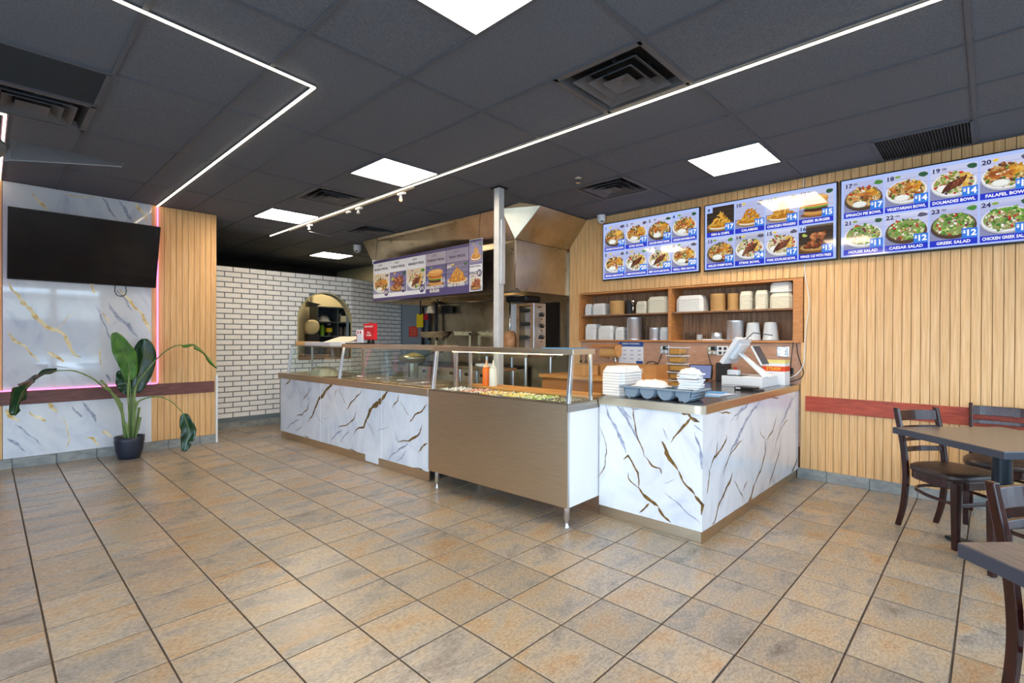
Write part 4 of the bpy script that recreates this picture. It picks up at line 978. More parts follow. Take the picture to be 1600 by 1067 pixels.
# ================================================================== SERVICE COUNTERS
CR = math.atan2(.0337, .9994)      # the front line runs 1.9 degrees off the tile lines
MO = (2.859, 3.791, 0)
def Fm(x, y, z=0):                 # local point of the front line -> room
    return (MO[0]+x*math.cos(CR)-y*math.sin(CR), MO[1]+x*math.sin(CR)+y*math.cos(CR), z)
CL = 3.17
t = thing('marble_counter', 'long marble fronted serving counter with stainless top and kick', 'counter', MO, CR)
pn = obj('marble_panel', MB().box(0, .014, .008, CL-.03, .088, .792), M['marblew'], t)
obj('marble_patch', MB().box(-.002, .012, .83, 1.07, .02, .094), M['marblew'], t)
veins('C', lambda u, z, o: (-o, u, z), pn, M['veing'], (.092, .788), (.012, CL-.035))
obj('kick_plate', MB().box(.002, .016, 0, CL, 0, .088), M['steelw'], t)
obj('counter_top', MB().box(-.012, .72, 0, CL+.03, .792, .866), M['steelw'], t, bev=.006)
obj('carcass', MB().box(.02, .68, .01, CL-.01, .02, .79), M['darkp'], t)
obj('end_panel', MB().box(.0, .68, CL-.028, CL, 0, .792), M['alu'], t)
obj('joint_strip', MB().box(-.0015, 0, 2.05, 2.058, .09, .79).box(-.0015, 0, .77, .776, .09, .79), M['whitep'], t)
# glass cases standing on the counter
def glass_case(name, label, y0, y1, ztop, shelf, posts):
    t = thing(name, label, 'display case', Fm(0, y0, .866), CR)
    L = y1-y0; h = ztop-.866; xb, xt = .02, .075; xr = .36
    if shelf:
        obj('top_shelf', MB().box(xt-.02, xr+.02, 0, L, h-.012, h).box(xt-.02, xt-.012, 0, L, h-.042, h-.012).box(xr+.012, xr+.02, 0, L, h-.042, h-.012).box(xt-.012, xr+.012, 0, .008, h-.042, h-.012).box(xt-.012, xr+.012, L-.008, L, h-.042, h-.012), M['steelw'], t)
        obj('lamp_tube', MB().cyl(0, 0, 0.05, L-.1, .011, 10).xf(Matrix.Translation((xt+.09, 0, h-.026)) @ Matrix.Rotation(-PI/2, 4, 'X')), M['tube'], t)
        hh = h-.042
    else:
        obj('top_pane', MB().box(xt-.005, xr, 0, L, h-.008, h), M['glass'], t); obj('top_edge', MB().box(xt-.012, xt-.004, 0, L, h-.012, h+.002), M['alu'], t); hh = h-.01
    obj('front_pane', MB().hexa([(xb,.02,.004),(xb+.006,.02,.004),(xb+.006,L-.02,.004),(xb,L-.02,.004),(xt,.02,hh),(xt+.006,.02,hh),(xt+.006,L-.02,hh),(xt,L-.02,hh)]), M['glass'], t)
    obj('rear_pane', MB().box(xr-.012, xr-.006, .02, L-.02, .01, hh), M['glass'], t)
    for y in posts:
        w = .022 if y > .01 or shelf else .02
        obj('post', MB().hexa([(xb-.018,y,0),(xb+.014,y,0),(xb+.014,y+w,0),(xb-.018,y+w,0),(xt-.014,y,hh),(xt+.012,y,hh),(xt+.012,y+w,hh),(xt-.014,y+w,hh)]), M['alu'], t, bev=.003)
    for y in (0, L-.02): obj('rear_post', MB().box(xr-.02, xr, y, y+.02, 0, hh), M['alu'], t)
    return t
glass_case('glass_display_case', 'glass display case with steel shelf top in the middle of the counter', 0.02, 1.665, 1.268, True, (1.62,))
g2 = glass_case('glass_display_case', 'lower all-glass display case at the far left end of the counter', 1.69, 2.97, 1.238, False, (1.262,))
obj('end_pane', MB().hexa([(.03,1.27,.004),(.35,1.27,.004),(.35,1.276,.004),(.03,1.276,.004),(.08,1.27,.36),(.35,1.27,.36),(.35,1.276,.36),(.08,1.276,.36)]), M['glass'], g2)
# inside the cases
def dishpan(label, x, y, w, l, cols, z=.868, z2=.012, seed=0, frame=True, rot=CR, group='food pans under the glass', name='food_pan'):
    rr = random.Random(seed); t = thing(name, label, 'food pan', (x, y, z), rot, group)
    f = MB(); 
    for a in ((-w,w,-l,-l+.008),(-w,w,l-.008,l),(-w,-w+.008,-l+.008,l-.008),(w-.008,w,-l+.008,l-.008)): f.box(*a, 0, .02)
    f.box(-w+.008, w-.008, -l+.008, l-.008, 0, .003)
    obj('rim', f, M['alu'], t)
    fd = MB()
    for i in range(150):
        cx, cy = rr.uniform(-w+.02, w-.02), rr.uniform(-l+.02, l-.02); r = rr.uniform(.008, .016); zz = .008+rr.random()*.016
        q = MB().lathe([(.001,-r*.6),(r*.9,-r*.1),(r*.8,r*.4),(.001,r*.6)], 0, 0, 6, rr.randrange(len(cols)))
        fd.join(q, Matrix.Translation((cx, cy, zz)) @ Matrix.Rotation(rr.random()*3, 4, 'Z') @ Matrix.Scale(.6, 4, (1,0,0)))
    obj('filling', fd, cols, t, kind='stuff'); return t
def P(rgb, r=.5): 
    k = 'food_%02x%02x%02x' % rgb
    if k not in M: M[k] = mat(k, rgb, r)
    return M[k]
lx, ly, _ = Fm(.2, 2.35)
def sheetlump(name, label, cat, loc, sx, sy, h, m, seed, n=12, rot=0, group=None):
    rr = random.Random(seed); vs = []; fs = []
    for i in range(n+1):
        for j in range(n+1):
            u, v = i/n*2-1, j/n*2-1; e = max(abs(u), abs(v)); k = max(0, 1-(u*u+v*v))**.5
            vs.append((u*sx*(1+.1*rr.uniform(-1,1)), v*sy*(1+.1*rr.uniform(-1,1)), max(.002, h*k*(.75+.45*rr.random()))) if e < 1 else (u*sx*(.95+.1*rr.random()), v*sy*(.95+.1*rr.random()), 0))
    for i in range(n):
        for j in range(n): a = i*(n+1)+j; fs.append((a, a+n+1, a+n+2, a+1))
    b = MB().add(vs, fs, 0, True); o = obj(name, b, m, None, loc=loc, rot=(0,0,rot)); return tag(o, label, cat, group)
sheetlump('wrapped_bundle', 'crumpled pale wrapped bundle lying in the left glass case', 'food', (lx, ly, .867), .12, .34, .1, M['cling'], 4, rot=CR)
x, y, _ = Fm(.21, 2.35); tag(obj('baking_tray', MB().box(-.14, .14, -.1, .1, 0, .004), M['blackp'], None, loc=(*Fm(.16, 1.95)[:2], .8665), rot=(0,0,CR+.3)), 'thin black tray in front of the pale wrapped bundle', 'tray')
# steam-table lids in the middle case
for n, y in enumerate((.12, .52, .92, 1.3)):
    t = thing('steam_table_lid', ['steel steam table cover nearest the salad case', 'second steel steam table cover from the salad case', 'third steel steam table cover from the salad case', 'steel steam table cover beside the chrome divider post'][n], 'lid', Fm(.19, y, .867), CR, 'steam table covers in the middle case')
    obj('plate', MB().box(-.15, .15, -.0, .34, 0, .012), M['steelw'], t, bev=.006); obj('handle', MB().tube([(-.05,.17,.012),(-.05,.17,.03),(.05,.17,.03),(.05,.17,.012)], .006, 6), M['chrome'], t)

# salad case on legs
SO = (2.807, 2.13, 0)
def Sm(x, y, z=0): return (SO[0]+x*math.cos(CR)-y*math.sin(CR), SO[1]+x*math.sin(CR)+y*math.cos(CR), z)
SLn = 1.53; SD = .62
t = thing('salad_case', 'stainless fronted salad prep case on tall legs with glass guard', 'food case', SO, CR)
obj('front_panel', MB().box(0, .012, 0, SLn, .145, .872), M['steelw'], t, bev=.004)
obj('end_panel', MB().box(.012, SD, 0, .012, .15, .82), M['whitep'], t); obj('end_trim', MB().box(.0, SD, -.003, .012, .82, .872), M['steel'], t)
obj('corner_trim', MB().box(-.002, .014, -.003, .0, .145, .872), M['alu'], t)
obj('far_end_panel', MB().box(.012, SD, SLn-.012, SLn, .15, .872), M['steel'], t)
obj('back_panel', MB().box(SD-.012, SD, .012, SLn-.012, .15, .872), M['steel'], t); obj('underside', MB().box(.012, SD-.012, .012, SLn-.012, .15, .16), M['steel'], t)
rim = MB(); rim.box(0, .05, 0, SLn, .872, .88); rim.box(.36, SD, 0, SLn, .872, .88); rim.box(.05, .36, 0, .05, .872, .88); rim.box(.05, .36, SLn-.05, SLn, .872, .88)
obj('rim', rim, M['steel'], t, bev=.002)
obj('well_floor', MB().box(.05, .36, .05, SLn-.05, .80, .805), M['steel'], t)
for x in (.035, SD-.05):
    for y in (.035, SLn-.08): obj('leg', MB().lathe([(.021,.15),(.021,.055),(.017,.05),(.013,.045),(.013,.012),(.019,.008),(.019,0)], x, y, 14), M['alu'], t)
h = 1.262; xb, xt, xr = .015, .06, .3
obj('top_shelf', MB().box(xt-.025, xr+.02, -.01, SLn-.02, h-.012, h).box(xt-.025, xt-.017, -.01, SLn-.02, h-.04, h-.012).box(xr+.012, xr+.02, -.01, SLn-.02, h-.04, h-.012).box(xt-.017, xr+.012, -.01, -.002, h-.04, h-.012).box(xt-.017, xr+.012, SLn-.028, SLn-.02, h-.04, h-.012), M['steelw'], t)
obj('shelf_end', MB().box(xt-.02, xr+.02, -.014, -.01, h-.04, h), M['alu'], t)
obj('lamp_tube', MB().cyl(0, 0, .12, SLn-.22, .012, 10).xf(Matrix.Translation((xt+.03, 0, h-.034)) @ Matrix.Rotation(-PI/2, 4, 'X')), M['tube'], t)
hh = h-.04
def slp(y, w): return [(xb-.014,y,.88),(xb+.02,y,.88),(xb+.02,y+w,.88),(xb-.014,y+w,.88),(xt-.016,y,hh),(xt+.018,y,hh),(xt+.018,y+w,hh),(xt-.016,y+w,hh)]
for y in (0, SLn-.05): obj('post', MB().hexa(slp(y, .026)), M['alu'], t, bev=.003)
for y in (0, SLn-.05): obj('rear_post', MB().box(xr-.012, xr+.012, y, y+.022, .88, hh), M['alu'], t, bev=.002)
obj('rear_post', MB().box(xr-.012, xr+.012, SLn-.24, SLn-.216, .88, hh), M['alu'], t)
obj('front_pane', MB().hexa([(xb,.03,.884),(xb+.006,.03,.884),(xb+.006,SLn-.055,.884),(xb,SLn-.055,.884),(xt,.03,hh),(xt+.006,.03,hh),(xt+.006,SLn-.055,hh),(xt,SLn-.055,hh)]), M['glass'], t)
obj('end_pane', MB().hexa([(xb+.02,.004,.884),(xr-.012,.004,.884),(xr-.012,.01,.884),(xb+.02,.01,.884),(xt+.018,.004,hh),(xr-.012,.004,hh),(xr-.012,.01,hh),(xt+.018,.01,hh)]), M['glass'], t)
FOOD = [('pan of chopped olives nearest the right end of the salad case', [(120,104,84),(160,150,120),(206,196,160)]), ('pan of pale shredded lettuce in the salad case', [(176,196,110),(216,222,160),(236,236,204)]),
        ('pan of yellow banana peppers in the middle of the salad case', [(232,206,100),(242,226,150),(250,244,214)]), ('pan of mixed cheese and corn in the salad case', [(244,222,140),(252,244,220),(226,176,104)]),
        ('pan of chopped tomatoes in the salad case', [(228,150,126),(240,196,176),(246,226,214)]), ('pan of diced white onion at the left end of the salad case', [(248,246,240),(238,232,222),(252,252,250)])]
for n, (lb, cs) in enumerate(FOOD):
    x, y, _ = Sm(.205, .05+.119+n*.238); dishpan(lb, x, y, .15, .114, [P(c) for c in cs], z=.858, seed=n)
x, y, _ = Sm(.49, .75); tag(obj('cutting_board', MB().box(-.11, .11, -.68, .68, 0, .022), M['wood_board'], None, loc=(x, y, .88), rot=(0,0,CR), bev=.003), 'long wooden cutting board along the back of the salad case', 'board')
def squeeze(label, loc, m):
    t = thing('squeeze_bottle', label, 'bottle', loc, 0, 'squeeze bottles in the salad case')
    obj('body', MB().lathe([(.036,0),(.038,.006),(.038,.17),(.03,.19),(.001,.19)], 0, 0, 20), m, t); obj('nozzle_cap', MB().lathe([(.032,.19),(.032,.2),(.012,.212),(.004,.26),(.001,.262)], 0, 0, 16), m if m is M['sauce'] else P((244,190,150)), t)
squeeze('orange sauce squeeze bottle behind the glass of the salad case', (3.205, 3.38, .88), M['orange']); squeeze('white sauce squeeze bottle beside the orange one', (3.205, 3.29, .88), M['sauce'])
# things on the case tops
t = thing('red_box', 'red upright fire blanket box standing on the middle case', 'box', (3.05, 5.15, 1.268), CR, )
obj('body', MB().box(-.02, .02, -.11, .11, .05, .235), M['redp'], t, bev=.004); obj('hanger', MB().tube([(0,-.02,.235),(0,-.01,.25),(0,.01,.25),(0,.02,.235)], .004, 6), M['redp'], t)
for y in (-.05, .03): obj('foot', MB().hexa([(-.02,y-.012,0),(.02,y-.012,0),(.02,y+.012,0),(-.02,y+.012,0),(-.008,y-.01,.052),(.008,y-.01,.052),(.008,y+.01,.052),(-.008,y+.01,.052)]), M['blackp'], t)
BT = Matrix(((0,0,-1,-.0205),(-1,0,0,0),(0,1,0,0),(0,0,0,1)))
for s, z, sz in (('FIRE BLANKET', .2, .028), ('PULL', .13, .03), ('DOWN', .1, .03)):
    m1 = fit_text(s, sz, .17, M['inkw'], .02); m1.transform(BT @ Matrix.Translation((0, z, .0005))); obj('lettering', m1, None, t)
t = thing('paper_box', 'narrow white upright box with red print beside the red box', 'box', (3.03, 5.33, 1.268), CR)
obj('body', MB().box(-.02, .02, -.062, .062, 0, .165), M['whitep'], t, bev=.002); obj('red_print', MB().box(-.0206, -.02, -.04, -.015, .12, .15).box(-.0206, -.02, .015, .04, .12, .15).box(-.0206, -.02, .048, .058, .01, .11), M['redp'], t)
tag(obj('black_tray', MB().box(-.1, .1, -.2, .2, 0, .014), M['blackp'], None, loc=(3.06, 5.22, 1.268), rot=(0,0,CR), bev=.004), 'flat black tray under the red and white boxes', 'tray') if 0 else None
tag(obj('tablet', MB().box(-.09, .06, -.16, .14, 0, .014), M['blackp'], None, loc=(2.99, 5.55, 1.268) if 0 else (*Fm(.19, 1.53)[:2], 1.268), rot=(0,0,CR), bev=.004), 'flat black tray lying on the middle case top', 'tray')
def flatbox(label, loc, sx, sy, h, m, rot, lid=None):
    t = thing('takeout_box', label, 'box', loc, rot, 'flat boxes on the left case')
    obj('base', MB().box(-sx, sx, -sy, sy, 0, h), m, t, bev=.002)
    if lid: obj('lid', MB().hexa([(sx,-sy,h),(sx,sy,h),(sx-.004,sy,h),(sx-.004,-sy,h),(sx+.3*lid,-sy,h+.09*lid),(sx+.3*lid,sy,h+.09*lid),(sx+.3*lid-.004,sy,h+.09*lid+.003),(sx+.3*lid-.004,-sy,h+.09*lid+.003)]), M['cream_foam'], t)
    return t
flatbox('white carton on the left case directly left of the black tray', (*Fm(.23, 1.9)[:2], 1.238), .13, .13, .05, M['whitep'], CR)
flatbox('long grey-white printed carton in front of the serving hatch', (*Fm(.23, 2.36)[:2], 1.238), .13, .3, .045, P((204,202,210)), CR, .8)
flatbox('small kraft carton at the far left of the left case', (*Fm(.22, 2.82)[:2], 1.238), .1, .12, .05, M['kraft'], CR+.2)
tag(obj('blue_folder', MB().box(-.1, .1, -.14, .14, 0, .006), P((96,150,196)), None, loc=(*Sm(.185, .17)[:2], 1.262), rot=(0,0,CR)), 'thin blue folder lying on the salad case shelf', 'folder')

# order counter on the right
t = thing('order_counter', 'marble clad order counter with rounded steel edged worktop', 'counter', (3.2, 1.345, 0))
LX, WY = 5.44-3.2-.004, .79
pa = obj('marble_front', MB().box(0, .016, .0, WY, .086, .846), M['marblew'], t); pb = obj('marble_side', MB().box(.016, LX, 0, .016, .086, .846), M['marblew'], t)
veins('A', lambda u, z, o: (-o, u-1.345, z), pa, M['veing'], (.09, .844), (1.347, 1.345+WY)); veins('B', lambda u, z, o: (u-3.2, -o, z), pb, M['veing'], (.09, .844), (3.202, 5.43))
obj('kick_plate', MB().box(.012, LX, .012, .022, 0, .086).box(.012, .022, .022, WY, 0, .086), M['steelw'], t)
obj('carcass', MB().box(.022, LX, .022, WY-.02, .0, .84), M['whitep'], t)
rad = .06; poly = [(-.012, WY), (-.012, rad-.012)]+[(-.012+rad-rad*math.cos(a*PI/16), -.012+rad-rad*math.sin(a*PI/16)) for a in range(1, 8)]+[(rad-.012, -.012), (LX, -.012), (LX, WY)]
obj('steel_edge', MB().prism(poly, 'z', .846, .902), M['steelw'], t)
pi_ = [(x if x > .0 else .004, max(y, .004)) for x, y in poly]
obj('worktop', MB().prism([(.012, WY-.004), (.012, .05), (.03, .02), (.06, .012), (LX-.004, .012), (LX-.004, WY-.004)], 'z', .9018, .9035), M['counter'], t)
# back counter along the wall
t = thing('back_counter', 'wooden back counter under the shelf unit behind the order desk', 'counter', (4.75, 2.2, 0))
obj('worktop', MB().box(0, .685, 0, 1.86, .862, .9), M['wood_board'], t, bev=.003); obj('body', MB().box(.04, .68, .03, 1.84, .0, .862), M['shelf'], t)
ZC = .9036
# ---- on the order counter
def clam(name, label, cat, loc, w, d, h, m, rot=0, n=None, group=None, taper=.8, lidz=.0):
    t = thing(name, label, cat, loc, rot, group); n = n or max(2, int(h/.02)); b = MB(); c = .18
    def ring(sx, sy, z): return [(-sx+sx*c*1.4,-sy,z),(sx-sx*c*1.4,-sy,z),(sx,-sy+sy*c*1.4,z),(sx,sy-sy*c*1.4,z),(sx-sx*c*1.4,sy,z),(-sx+sx*c*1.4,sy,z),(-sx,sy-sy*c*1.4,z),(-sx,-sy+sy*c*1.4,z)]
    hb = h-.05 if h > .12 else h*.7
    for k in range(n):
        z0 = hb*k/n; z1 = hb*(k+1)/n-.002
        b.hexa  # layers of nested trays
        r0, r1 = ring(w/2, d/2, z0), ring(w/2*.975, d/2*.975, z1)
        b.add(r0+r1, [tuple(range(8))[::-1], tuple(range(8, 16))]+[(i, (i+1) % 8, 8+(i+1) % 8, 8+i) for i in range(8)])
    obj('tray_layers', b, m, t)
    r0, r1 = ring(w/2, d/2, hb), ring(w/2*taper, d/2*taper, h)
    obj('top_lid', MB().add(r0+r1, [tuple(range(8))[::-1], tuple(range(8, 16))]+[(i, (i+1) % 8, 8+(i+1) % 8, 8+i) for i in range(8)]), m, t, bev=.006)
    return t
clam('foam_container_stack', 'large stack of white foam takeout containers on the left end of the order counter', 'containers', (3.5, 2.12, ZC), .34, .2, .22, M['foam'], .0, 8)
# grey four-bay cutlery tray
t = thing('cutlery_tray', 'grey four compartment cutlery tray at the front of the order counter', 'tray', (3.40, 1.715, ZC))
for n in range(4):
    y = -.27+.135*n; b = MB(); k = 10; w = .058
    for s in range(k):
        a0, a1 = PI+PI*s/k, PI+PI*(s+1)/k
        for (ra, rb) in ((w, w-.004),):
            p = [(-.12, y+.0675+ra*math.cos(a0), .078+.075*math.sin(a0)), (-.12, y+.0675+ra*math.cos(a1), .078+.075*math.sin(a1)), (.12, y+.0675+ra*math.cos(a1), .078+.075*math.sin(a1)), (.12, y+.0675+ra*math.cos(a0), .078+.075*math.sin(a0))]
            b.add(p, [(0,1,2,3)], 0, True)
    for x in (-.12, .12): b.add([(x, y+.0675+w*math.cos(PI+PI*s/k), .078+.075*math.sin(PI+PI*s/k)) for s in range(k+1)], [tuple(range(k+1))])
    o = obj('bay', b, M['tray'], t); md = o.modifiers.new('solid', 'SOLIDIFY'); md.thickness = .004
r = MB(); 
for a in ((-.14,.14,-.29,-.265),(-.14,.14,.265,.29),(-.14,-.118,-.265,.265),(.118,.14,-.265,.265)): r.box(*a, .074, .086)
for y in (-.135, 0, .135): r.box(-.118, .118, y-.011, y+.011, .074, .08)
obj('rim', r, M['tray'], t, bev=.003)
sheetlump('napkin_pile', 'white paper napkins and cup lids heaped in the left bays of the grey tray', 'napkins', (3.43, 1.83, ZC+.082), .09, .13, .05, M['paper'], 9)
t = thing('napkin_stack', 'tall stack of crumpled white napkins in the right bays of the grey tray', 'napkins', (3.43, 1.53, ZC+.078), .1)
rr = random.Random(5)
for n in range(9): obj('napkin', MB().box(-.075, .075, -.07, .07, 0, .011), M['paper'], t, loc=(rr.uniform(-.006,.006), rr.uniform(-.008,.008), n*.0125), rot=(rr.uniform(-.03,.03), rr.uniform(-.05,.05), rr.uniform(-.2,.2)), bev=.003)
sheetlump('napkin_bunch', 'loose crumpled napkin on top of the tall napkin stack', 'napkins', (3.43, 1.53, ZC+.078+.112), .075, .07, .04, M['paper'], 11)
# stacked clear dessert cups
for n in range(5):
    t = thing('dessert_box', ['lowest clear box of amber dessert in the leaning stack', 'second lowest clear dessert box of the stack', 'middle clear dessert box of the stack', 'second highest clear dessert box of the stack', 'topmost clear dessert box of the stack'][n], 'dessert', (4.3+.004*n, 2.03+.004*n, ZC+.0005+.073*n), .1-.05*n, 'clear dessert boxes')
    s, s2 = .062, .072
    obj('box', MB().hexa([(-s,-s,0),(s,-s,0),(s,s,0),(-s,s,0),(-s2,-s2,.066),(s2,-s2,.066),(s2,s2,.066),(-s2,s2,.066)]), M['clear'], t)
    obj('lid', MB().box(-s2-.004, s2+.004, -s2-.004, s2+.004, .066, .0715), M['clear'], t)
    rm_ = MB()
    for a in ((-s2-.004,s2+.004,-s2-.006,-s2-.002),(-s2-.004,s2+.004,s2+.002,s2+.006),(-s2-.006,-s2-.002,-s2,s2),(s2+.002,s2+.006,-s2,s2)): rm_.box(*a, .062, .068)
    obj('rim', rm_, M['foam'], t)
    obj('dessert', MB().hexa([(-.054,-.054,.006),(.054,-.054,.006),(.054,.054,.006),(-.054,.054,.006),(-.05,-.056,.05),(.058,-.052,.046),(.052,.058,.052),(-.056,.05,.048)]), M['amber'], t, bev=.008)
# papers, reader, register
for n, (x, y, a, m_, lb) in enumerate(((3.86, 1.56, .3, P((120,178,228)), 'pale blue leaflet on the counter right of the grey tray'), (3.98, 1.53, -.2, P((206,216,240)), 'lilac-white leaflet overlapping the blue leaflet'), (4.06, 1.6, .1, P((84,156,222)), 'bright blue leaflet at the back of the leaflets'))):
    tag(obj('leaflet', MB().box(-.1, .1, -.075, .075, 0, .0015), m_, None, loc=(x, y, ZC+.0004+.0018*n), rot=(0, 0, a)), lb, 'paper', 'leaflets on the order counter')
t = thing('card_reader', 'black card reader lying in front of the white cash drawer', 'card reader', (4.47, 1.5, ZC), -.15)
obj('body', MB().box(-.05, .05, -.085, .085, 0, .03), M['blackp'], t, bev=.006); obj('display', MB().box(-.052, -.05, .03, .07, .012, .024), M['whitep'], t); obj('stand', MB().box(-.04, .06, -.12, -.085, 0, .014), M['darkp'], t)
t = thing('cash_drawer', 'white cash drawer under the tilted register screen', 'cash drawer', (4.96, 1.66, ZC), -.03)
obj('body', MB().box(-.2, .22, -.2, .16, 0, .095), M['whitep'], t, bev=.004); obj('front_gap', MB().box(-.201, -.2, -.19, .15, .012, .015), M['darkp'], t); obj('top_mat', MB().box(-.19, -.02, -.02, .15, .095, .098), M['darkp'], t)
t = thing('register_screen', 'white tilted point-of-sale screen on an angled stand', 'register', (4.9, 1.62, ZC+.095), -.06)
TM = Matrix.Translation((0, .13, .225)) @ Matrix.Rotation(math.radians(33), 4, 'X') 
obj('screen_shell', MB().box(-.16, .16, -.02, .02, -.13, .15).xf(TM), M['whitep'], t, bev=.006); obj('screen_glass', MB().box(-.148, .148, .02, .022, -.12, .14).xf(TM), M['blackp'], t)
obj('vent_block', MB().box(-.1, .1, -.045, -.02, -.06, .11).xf(TM), M['whitep'], t, bev=.005)
obj('stand', MB().hexa([(-.05,-.19,0),(.05,-.19,0),(.05,-.13,0),(-.05,-.13,0),(-.03,.06,.2),(.03,.06,.2),(.03,.1,.21),(-.03,.1,.21)]), M['whitep'], t, bev=.004)
CM = Matrix.Translation((.05, -.06, .19)) @ Matrix.Rotation(math.radians(-28), 4, 'X')
obj('customer_display', MB().box(-.05, .12, -.008, .008, -.1, .1).xf(CM), M['whitep'], t); obj('customer_glass', MB().box(-.045, .115, -.01, -.008, -.095, .095).xf(CM), P((88,92,100), .1), t)
obj('antenna', MB().tube([(0, .03, .34), (0, -.03, .40), (0, -.2, .375)], .004, 6), M['blackp'], t); obj('camera_knob', MB().box(-.02, .02, .05, .12, .335, .36), M['blackp'], t, bev=.008)
t = thing('receipt_printer', 'small white receipt printer on the cash drawer under the tilted screen', 'printer', (4.84, 1.745, ZC+.099), 0)
obj('body', MB().box(-.04, .04, -.055, .045, 0, .05), M['whitep'], t, bev=.01); obj('red_roll', MB().cyl(0, -.02, .05, .075, .012, 10), M['redp'], t)
t = thing('straw_box', 'white box with orange printed band and STRAW lettering beside the register', 'box', (5.275, 1.5, ZC), 0)
obj('body', MB().box(-.08, .08, -.1, .1, 0, .235), M['whitep'], t, bev=.002); obj('orange_band', MB().box(-.0806, .0806, -.1006, .1006, .13, .178), P((232,76,30)), t); obj('top_flap', MB().box(-.0804, .0804, -.1004, .1004, .205, .236), P((238,224,140)), t)
m1 = fit_text('STRAW', .045, .13, M['inky'], .03); m1.transform(Matrix(((0,0,-1,-.0812),(-1,0,0,0),(0,1,0,.154),(0,0,0,1))) ); obj('lettering', m1, None, t)
t = thing('tablet_computer', 'tablet computer with a pale lit screen on a black stand behind the napkins', 'tablet', (5.2, 2.22, .9), .15)
TB = Matrix.Rotation(.3, 4, 'Y')
obj('shell', MB().box(-.008, .006, -.12, .12, .02, .175).xf(TB), M['blackp'], t, bev=.003); obj('screen', MB().box(-.0095, -.008, -.108, .108, .03, .165).xf(TB), mat('tablet_screen', (10,10,14), .15, emit=(150,162,214), strength=.7), t); obj('foot', MB().box(.0, .1, -.06, .06, 0, .012), M['blackp'], t)
t = thing('router_box', 'black upright printer box between the tablet and the register', 'printer', (5.3, 2.0, .9036)); obj('body', MB().box(-.06, .06, -.05, .07, 0, .19), M['darkp'], t, bev=.008); obj('slot', MB().box(-.061, -.06, -.03, .05, .14, .15), M['blackp'], t)
# back counter goods
sheetlump('white_bag', 'crumpled white plastic bag on the floor side of the back counter behind the salad case', 'bag', (4.55, 3.0, .0), .14, .2, .3, M['paper'], 23)
t = thing('knife_rail', 'steel rail of hanging utensils on the veneer wall behind the salad case', 'rail', (RX, 3.86, 1.12)); obj('bar', MB().box(-.02, 0, -.14, .12, .03, .05), M['steel'], t)
for y in (-.1, -.03, .05): obj('utensil', MB().tube([(-.025, y, .03), (-.025, y, -.06)], .006, 6).lathe([(.001,-.1),(.016,-.09),(.018,-.075),(.006,-.06)], -.025, y, 10), M['pipe'], t)
t = thing('cardboard_box', 'open brown cardboard box on the back counter below the wall outlets', 'box', (5.2, 3.0, .9)); obj('walls', MB().box(-.15, -.145, -.36, .36, 0, .145).box(.145, .15, -.36, .36, 0, .145).box(-.145, .145, -.36, -.355, 0, .145).box(-.145, .145, .355, .36, 0, .145).box(-.145, .145, -.355, .355, 0, .005), M['card'], t); obj('paper_label', MB().box(-.152, -.1505, -.2, -.08, .06, .11), M['cream_foam'], t)
t = thing('cardboard_box', 'flat brown cardboard box at the left end of the back counter', 'box', (5.2, 3.6, .9)); obj('walls', MB().box(-.15, .15, -.2, .2, 0, .12), M['card'], t, bev=.002); obj('tape', MB().box(-.151, .151, -.02, .02, .0, .1206), M['kraft'], t)
t = thing('steel_pump', 'curved chrome pump spout behind the white container stack', 'pump', (5.0, 3.12, .9)); obj('body', MB().cyl(0, 0, 0, .12, .03, 14), M['chrome'], t); obj('spout', MB().tube([(0,0,.12),(0,0,.2),(0,.02,.226),(0,.05,.226),(0,.07,.2),(0,.075,.18)], .008, 8), M['chrome'], t)
t = thing('paper_roll_holder', 'brown paper roll on a wooden holder on the veneer wall', 'paper roll', (RX, 3.5, 1.17)); obj('roll', MB().cyl(0, 0, -.17, .06, .055, 18).xf(Matrix.Translation((-.065, 0, -.01)) @ Matrix.Rotation(-PI/2, 4, 'X')), M['kraft'], t); obj('disc', MB().cyl(0, 0, -.225, -.203, .075, 20).xf(Matrix.Translation((-.065, .03, .02)) @ Matrix.Rotation(-PI/2, 4, 'X')), M['wood_board'], t); obj('rail', MB().box(-.02, 0, -.2, .25, .06, .1), M['shelf'], t)
t = thing('wall_poster', 'blue and white instruction poster on the veneer wall', 'poster', (RX+.001, 3.345, 1.03))
obj('sheet', MB().box(-.003, 0, -.335, 0, 0, .275), M['posterw'], t); obj('header', MB().box(-.0036, -.003, -.335, 0, .215, .275), M['inkb'], t); obj('corner_mark', MB().box(-.0036, -.003, -.33, -.24, .008, .045), M['inkb'], t)
q = MB()
for i in range(3):
    for j in range(3): q.lathe([(.016,0),(.016,.0006)], 0, 0, 10).xf(Matrix.Identity(4)) if 0 else q.box(-.0036, -.003, -.3+.1*i, -.26+.1*i, .06+.05*j, .075+.05*j)
obj('pictograms', q, P((170,182,204)), t)
m1 = fit_text('HAND WASHING', .03, .24, M['inkw'], .02); m1.transform(Matrix(((0,0,-1,-.004),(-1,0,0,-.165),(0,1,0,.25),(0,0,0,1)))); obj('lettering', m1, None, t)
